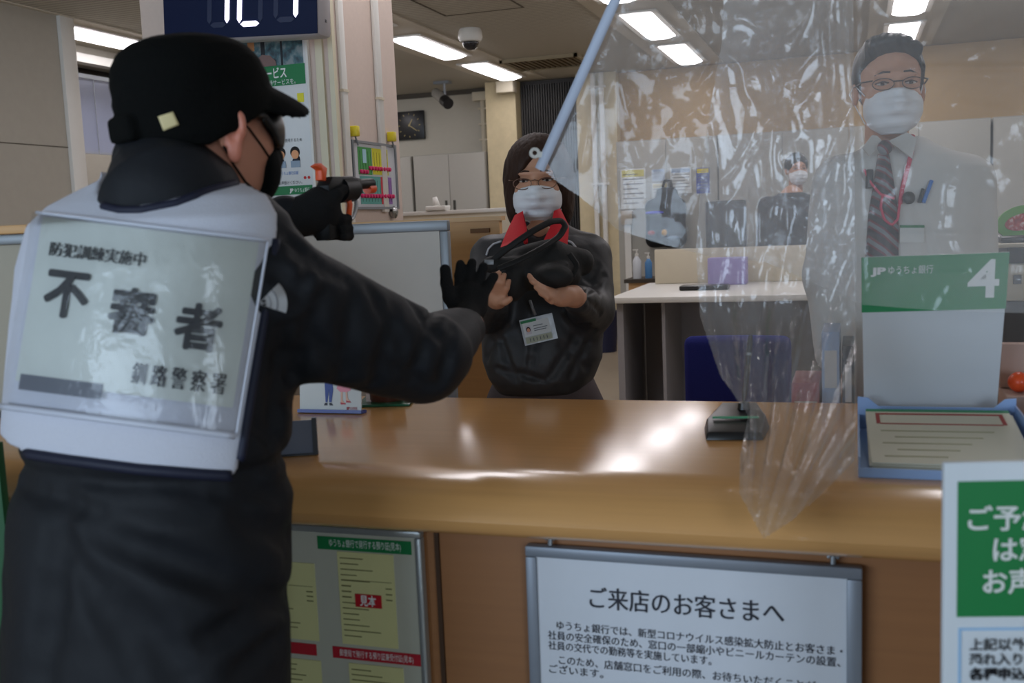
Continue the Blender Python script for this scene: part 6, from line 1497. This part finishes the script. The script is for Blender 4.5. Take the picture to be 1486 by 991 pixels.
# ---------------------------------------------------------------- 4. the person far behind
DB = 7.7; bF = hor(-CF); bR = np.cross(bF, [0, 0, 1]); fb_ = FR(PD(1156, 246, DB), u=bR, w=(0, 0, 1))
bb = PD(1150, 400, DB); t = thing('person', 'person in dark suit and white mask standing beyond the white desk screen', 'person', (bb[0], bb[1], 0))
def f(P):
    d = head_sdf(P, fb_, 1.0)
    for s in (-1, 1):
        h = np.array([bb[0], bb[1], 0.88]) + bR * 0.085 * s; d = smin(d, limb(P, [h, h + [0, 0, -.44], h + [0, 0, -.81]], [.075, .05, .038]), 0.03)
        S = np.array([bb[0], bb[1], fb_[0][2] - 0.24]) + bR * 0.18 * s; d = smin(d, limb(P, [S, S + [0, 0, -.28] + bR * .03 * s, S + [0, 0, -.48] + bF * 0.08, S + [0, 0, -.56] + bF * .1], [.045, .036, .027, .03]), 0.02)
    return smin(d, sd_ell(P, (bb[0], bb[1], 1.2), (0.15, 0.09, 0.36)), 0.04)
sdf_obj('body', f, (bb[0] - .36, bb[1] - .3, 0.02), (bb[0] + .36, bb[1] + .3, 1.86), 0.011, M_SKIN, t)
def f(P):
    q = loc_(P, fb_); d = sd_ell(q, (0, -0.018, 0.036), (0.086, 0.10, 0.092)); return smax(smax(d, -sd_ell(q, (0, 0.11, -0.006), (0.062, 0.075, 0.062)), 0.01), -(q[:, 2] + 0.03), 0.01)
sdf_obj('hair', f, fb_[0] - 0.15, fb_[0] + 0.15, 0.008, M_HAIR, t)
face_bits(t, fb_, 1.0, M_HAIR)
def f(P):
    z = fb_[0][2]; st = [(0.72, bb[0], bb[1], bR[0], bR[1], .18, .13), (1.1, bb[0], bb[1], bR[0], bR[1], .17, .125), (z - .32, bb[0], bb[1], bR[0], bR[1], .20, .125), (z - .22, bb[0], bb[1], bR[0], bR[1], .18, .10), (z - .17, bb[0], bb[1], bR[0], bR[1], .09, .08)]
    d = sd_loft(P, st)
    for s in (-1, 1):
        S = np.array([bb[0], bb[1], z - 0.26]) + bR * 0.18 * s; d = smin(d, limb(P, [S, S + [0, 0, -.28] + bR * .03 * s, S + [0, 0, -.46] + bF * 0.08], [.07, .06, .05]), 0.03)
    return smax(d, -sd_cone(P, fb_[0] + [0, 0, -.12] + bF * .06, fb_[0] + [0, 0, -.34] + bF * .14, .045, .01), .005)
sdf_obj('jacket', f, (bb[0] - .34, bb[1] - .3, 0.7), (bb[0] + .34, bb[1] + .3, 1.66), 0.012, mat('dark suit cloth', (44, 44, 50), 0.8), t)
def f(P):
    d = sd_ell(P, (bb[0], bb[1], 0.88), (0.16, 0.12, 0.12))
    for s in (-1, 1):
        h = np.array([bb[0], bb[1], 0.88]) + bR * 0.09 * s; d = smin(d, limb(P, [h, h + [0, 0, -.82]], [.10, .07]), 0.03)
    return d
sdf_obj('trousers', f, (bb[0] - .3, bb[1] - .2, 0.03), (bb[0] + .3, bb[1] + .2, 1.02), 0.016, MATS['dark suit cloth'], t)
for s in (-1, 1):
    q = np.array([bb[0], bb[1], 0]) + bR * 0.09 * s; shoe('shoe', q[0], q[1], bF, t, M_BLACK, bR)

# ================================================================== HANGING VINYL FILM AND ITS ROD
def inside(poly, x, y):
    poly = np.array(poly, float); c = np.zeros(len(x), bool); j = len(poly) - 1
    for i in range(len(poly)):
        xi, yi = poly[i]; xj, yj = poly[j]
        m_ = ((yi > y) != (yj > y)) & (x < (xj - xi) * (y - yi) / (yj - yi + 1e-9) + xi); c ^= m_; j = i
    return c
def film(name, outline, Yf, step, m, label, group=None):
    """outline: where the sheet's edge hangs (frame units); Yf(px,py) gives its world Y incl. folds"""
    O = np.array(outline, float); x0, y0 = O.min(0); x1, y1 = O.max(0)
    xs = np.arange(x0 - step, x1 + step, step); ys = np.arange(y0 - step, y1 + step, step); nx, ny = len(xs), len(ys)
    X, Y = np.meshgrid(xs, ys); X = X.ravel().copy(); Y = Y.ravel().copy(); ins = inside(outline, X, Y)
    g = ins.reshape(ny, nx); near = g.copy()
    near[1:] |= g[:-1]; near[:-1] |= g[1:]; near[:, 1:] |= g[:, :-1]; near[:, :-1] |= g[:, 1:]
    near = near.ravel()
    # snap the border ring onto the outline
    E = O; Sg = np.roll(O, -1, 0) - O
    idx = np.where(near & ~ins)[0]
    for i in idx:
        p = np.array([X[i], Y[i]]); tt = np.clip(((p - E) * Sg).sum(1) / (Sg ** 2).sum(1), 0, 1); q = E + Sg * tt[:, None]; d = ln(q - p); k = d.argmin(); X[i], Y[i] = q[k]
    ids = -np.ones(nx * ny, int); ids[near] = np.arange(near.sum())
    px_, py_ = X[near], Y[near]; W = Yf(px_, py_)
    V = np.array([PY(a, b, c) for a, b, c in zip(px_, py_, W)])
    F = []
    I = ids.reshape(ny, nx)
    for j in range(ny - 1):
        a = I[j, :-1]; b = I[j, 1:]; c = I[j + 1, 1:]; d = I[j + 1, :-1]; ok = (a >= 0) & (b >= 0) & (c >= 0) & (d >= 0)
        F += [tuple(q) for q in np.stack([a, d, c, b], 1)[ok]]
    o = mesh_obj(name, V, F, m, None, smooth=True); tag(o, label, 'plastic sheet', group); return o
def n2(x, y, s, seed):
    r = np.random.RandomState(seed); o = 0
    for k in range(6):
        a = r.rand() * 6.28; f_ = s * (0.6 + r.rand()); b = r.rand() * 6.28
        o = o + np.sin(f_ * (x * math.cos(a) + y * math.sin(a)) + b + 1.5 * np.sin(f_ * 0.6 * (x * math.cos(b) - y * math.sin(b)) + a))
    return o / 6
def ridge(v, p=2.0): return (1 - np.abs(v)) ** p
CR_A = [(1070, 282, 1140, 326, 2.6, .010), (1160, 138, 1196, 112, 3, .010), (1128, 150, 1165, 120, 3, .006), (1045, 100, 1080, 40, 3, .008), (1010, 120, 1040, 70, 3, .007), (1058, 180, 1064, 60, 3, .009), (1064, 60, 1072, 0, 3, .006),
        (990, 60, 1004, 20, 3, .006), (1130, 215, 1150, 170, 3, .006), (1100, 230, 1128, 205, 3, .007), (1150, 190, 1162, 235, 3, .006), (1178, 190, 1170, 260, 3, .008), (970, 190, 1020, 150, 3, .005), (900, 120, 930, 230, 4, .004),
        (1035, 190, 1075, 130, 3, .006), (1198, 200, 1220, 190, 3, .008), (880, 150, 905, 60, 4, .004), (845, 240, 860, 150, 3, .006), (920, 210, 932, 245, 4, .006), (1090, 20, 1130, 10, 3, .006), (1075, 110, 1120, 88, 3, .006),
        (1330, 101, 1486, 97, 3, .006), (1240, 340, 1350, 338, 2.6, .006), (1390, 150, 1486, 165, 4, .004), (1345, 60, 1400, 70, 4, .003), (1250, 30, 1330, 34, 3, .003), (1310, 400, 1400, 396, 3, .004), (1266, 180, 1330, 186, 3, .003)]
def seg_d(x, y, L):
    d = 0.0 * x
    for x0, y0, x1, y1, w, h in L:
        vx, vy = x1 - x0, y1 - y0; t_ = np.clip(((x - x0) * vx + (y - y0) * vy) / (vx * vx + vy * vy), 0, 1)
        q = np.hypot(x - x0 - t_ * vx, y - y0 - t_ * vy); d = d + h * np.exp(-(q / (w * 1.5)) ** 1.3)
    return d
CR_B = [(1080, 690, 1150, 345, 3, .009), (1098, 640, 1168, 330, 3, .008), (1118, 560, 1180, 340, 3, .008), (1108, 782, 1150, 690, 3, .006), (1096, 745, 1200, 665, 3, .006), (1120, 760, 1230, 668, 3, .007), (1040, 545, 1020, 400, 4, .004),
        (1190, 470, 1205, 520, 3, .006), (1225, 440, 1240, 480, 3, .008), (1200, 120, 1190, 0, 4, .010), (1235, 140, 1225, 0, 4, .010), (1165, 450, 1190, 400, 3, .008), (1205, 330, 1225, 370, 3, .006), (1060, 640, 1075, 560, 3, .005), (1175, 300, 1215, 200, 3, .008), (1215, 640, 1225, 690, 3, .006)]
def YA(x, y):
    # broad drape, diagonal pulls from the rod, crumple in the middle, flat at the right
    d = 0.0 * x
    s1 = (x + 0.50 * y)                      # streaks leaning like the rod
    d += 0.003 * np.sin(s1 / 26 + 2 * np.sin(y / 130)) * np.exp(-((x - 1000) / 190) ** 2)
    cr = np.exp(-((x - 1090) / 120) ** 2) * np.exp(-((y - 120) / 190) ** 2)
    d += cr * (0.011 * ridge(n2(x, y * 0.7, 0.028, 1), 5) + 0.008 * ridge(n2(x, y * 0.6, 0.060, 2), 5) + 0.003 * n2(x, y, 0.15, 8))
    d += 0.016 * np.exp(-((x - 1205 - 0.04 * y) / 12) ** 2) - 0.014 * np.exp(-((x - 1228 - 0.03 * y) / 9) ** 2)
    fl = 1 / (1 + np.exp(-(x - 1250) / 12))
    d += fl * (0.0012 * n2(x * 0.35, y, 0.16, 3) + 0.003 * ridge(n2(x * 0.5, y, 0.04, 13), 8) + 0.004 * np.exp(-((y - 98 - 0.01 * x * 0) / 5) ** 2) + 0.004 * np.exp(-((y - 340) / 4) ** 2))
    rr = np.random.RandomState(5); L = []
    for k in range(46):
        a = rr.uniform(930, 1220); b = rr.uniform(-20, 330); g = rr.uniform(0.9, 1.5) if a < 1080 else rr.uniform(0.6, 2.2); q = rr.uniform(10, 60)
        L.append((a, b, a + q * math.cos(g), b - q * math.sin(g), 2.4, rr.uniform(.002, .006)))
    d += 0.0014 * n2(x, y, 0.05, 4) + seg_d(x, y, CR_A + L)
    return 1.775 - d
def YB(x, y):
    # gathered sheet whose folds run down to the corner hanging over the counter edge
    tx, ty = 1085., 800.
    ph = np.arctan2(x - tx, ty - y + 60); d = 0.0 * x
    amp = np.clip((y - 60) / 500, 0.15, 1)
    d += amp * (0.016 * np.sin(ph * 46 + 0.8 * np.sin(y / 90)) + 0.008 * np.sin(ph * 103 + 1.5 * np.sin(y / 60)) + 0.004 * n2(x, y, 0.07, 6))
    d += 0.007 * ridge(n2(x, y, 0.045, 7), 5) + seg_d(x, y, CR_B)
    k = np.clip((y - 420) / 360, 0, 1); base = 1.735 - 0.36 * k * k * (3 - 2 * k)
    base = base - 0.0 * x
    return np.minimum(base - d * 0.9, 1.74)
FA = film_mat('clear vinyl film', 0.20, rough=0.07, bstr=0.25, bscale=30, refl=0.5)
FB = film_mat('gathered vinyl film', 0.18, rough=0.07, bstr=0.25, bscale=30, refl=0.8)
film('vinyl_curtain', [(1500, -980), (1190, -980), (905, -40), (893, 0), (783, 243), (806, 262), (843, 287), (895, 333), (960, 354), (1030, 372), (1110, 380), (1180, 410), (1250, 442), (1380, 452), (1530, 455), (1530, -980)], YA, 3.2, FA, 'wide clear vinyl film hung from the tilted rod in front of the clerks', 'vinyl films over the counter')
film('vinyl_curtain', [(1210, -980), (1080, -980), (1048, 60), (1030, 160), (1018, 250), (1010, 360), (1016, 460), (1045, 545), (1086, 603), (1074, 660), (1073, 716), (1108, 782), (1150, 755), (1205, 706), (1240, 668), (1243, 600), (1241, 440), (1240, 250), (1238, 0), (1240, -980)], YB, 3.0, FB, 'gathered clear vinyl film with one corner drooping over the counter edge', 'vinyl films over the counter')
# rod
a = PY(783, 246, 1.765); b = PY(893, 0, 1.765); dirr = (b - a) / np.linalg.norm(b - a); c = b + dirr * ((CEIL - b[2]) / dirr[2])
t = thing('curtain_rod', 'pale blue plastic rod slanting down to a white eyelet at the woman\'s forehead', 'rod', a)
MB().tube([a, c], 0.0092, 12, flat=(np.array([0, 1, 0]), 0.5)).build('rod', mat('pale blue plastic', (184, 194, 214), 0.45, 0.5), t, smooth='auto')
e = PY(776, 222, 1.76)
mb = MB(); P = [e + CR * 0.007 * math.cos(q) + CU * 0.007 * math.sin(q) for q in np.linspace(0, 2 * math.pi, 20)]
mb.tube(P, 0.003, 8, cap=False).box(0.006, 0.02, -0.002, 0.003, -0.008, 0.002, FR(e, u=CR, w=CU)).build('eyelet', M_WHITE, t, smooth='auto')
MB().box(c[0] - 0.05, c[0] + 0.05, 1.74, 1.79, CEIL - 0.03, CEIL - 0.001).build('ceiling_clamp', M_WHITE, t, bevel=0.003)
t = thing('curtain_rail', 'white ceiling rail holding the vinyl films above the counter', 'rail', (0.3, 1.76, CEIL - 0.03))
MB().box(c[0] + 0.06, 1.2, 1.745, 1.79, CEIL - 0.028, CEIL - 0.001).build('rail', M_WHITE, t, bevel=0.003)
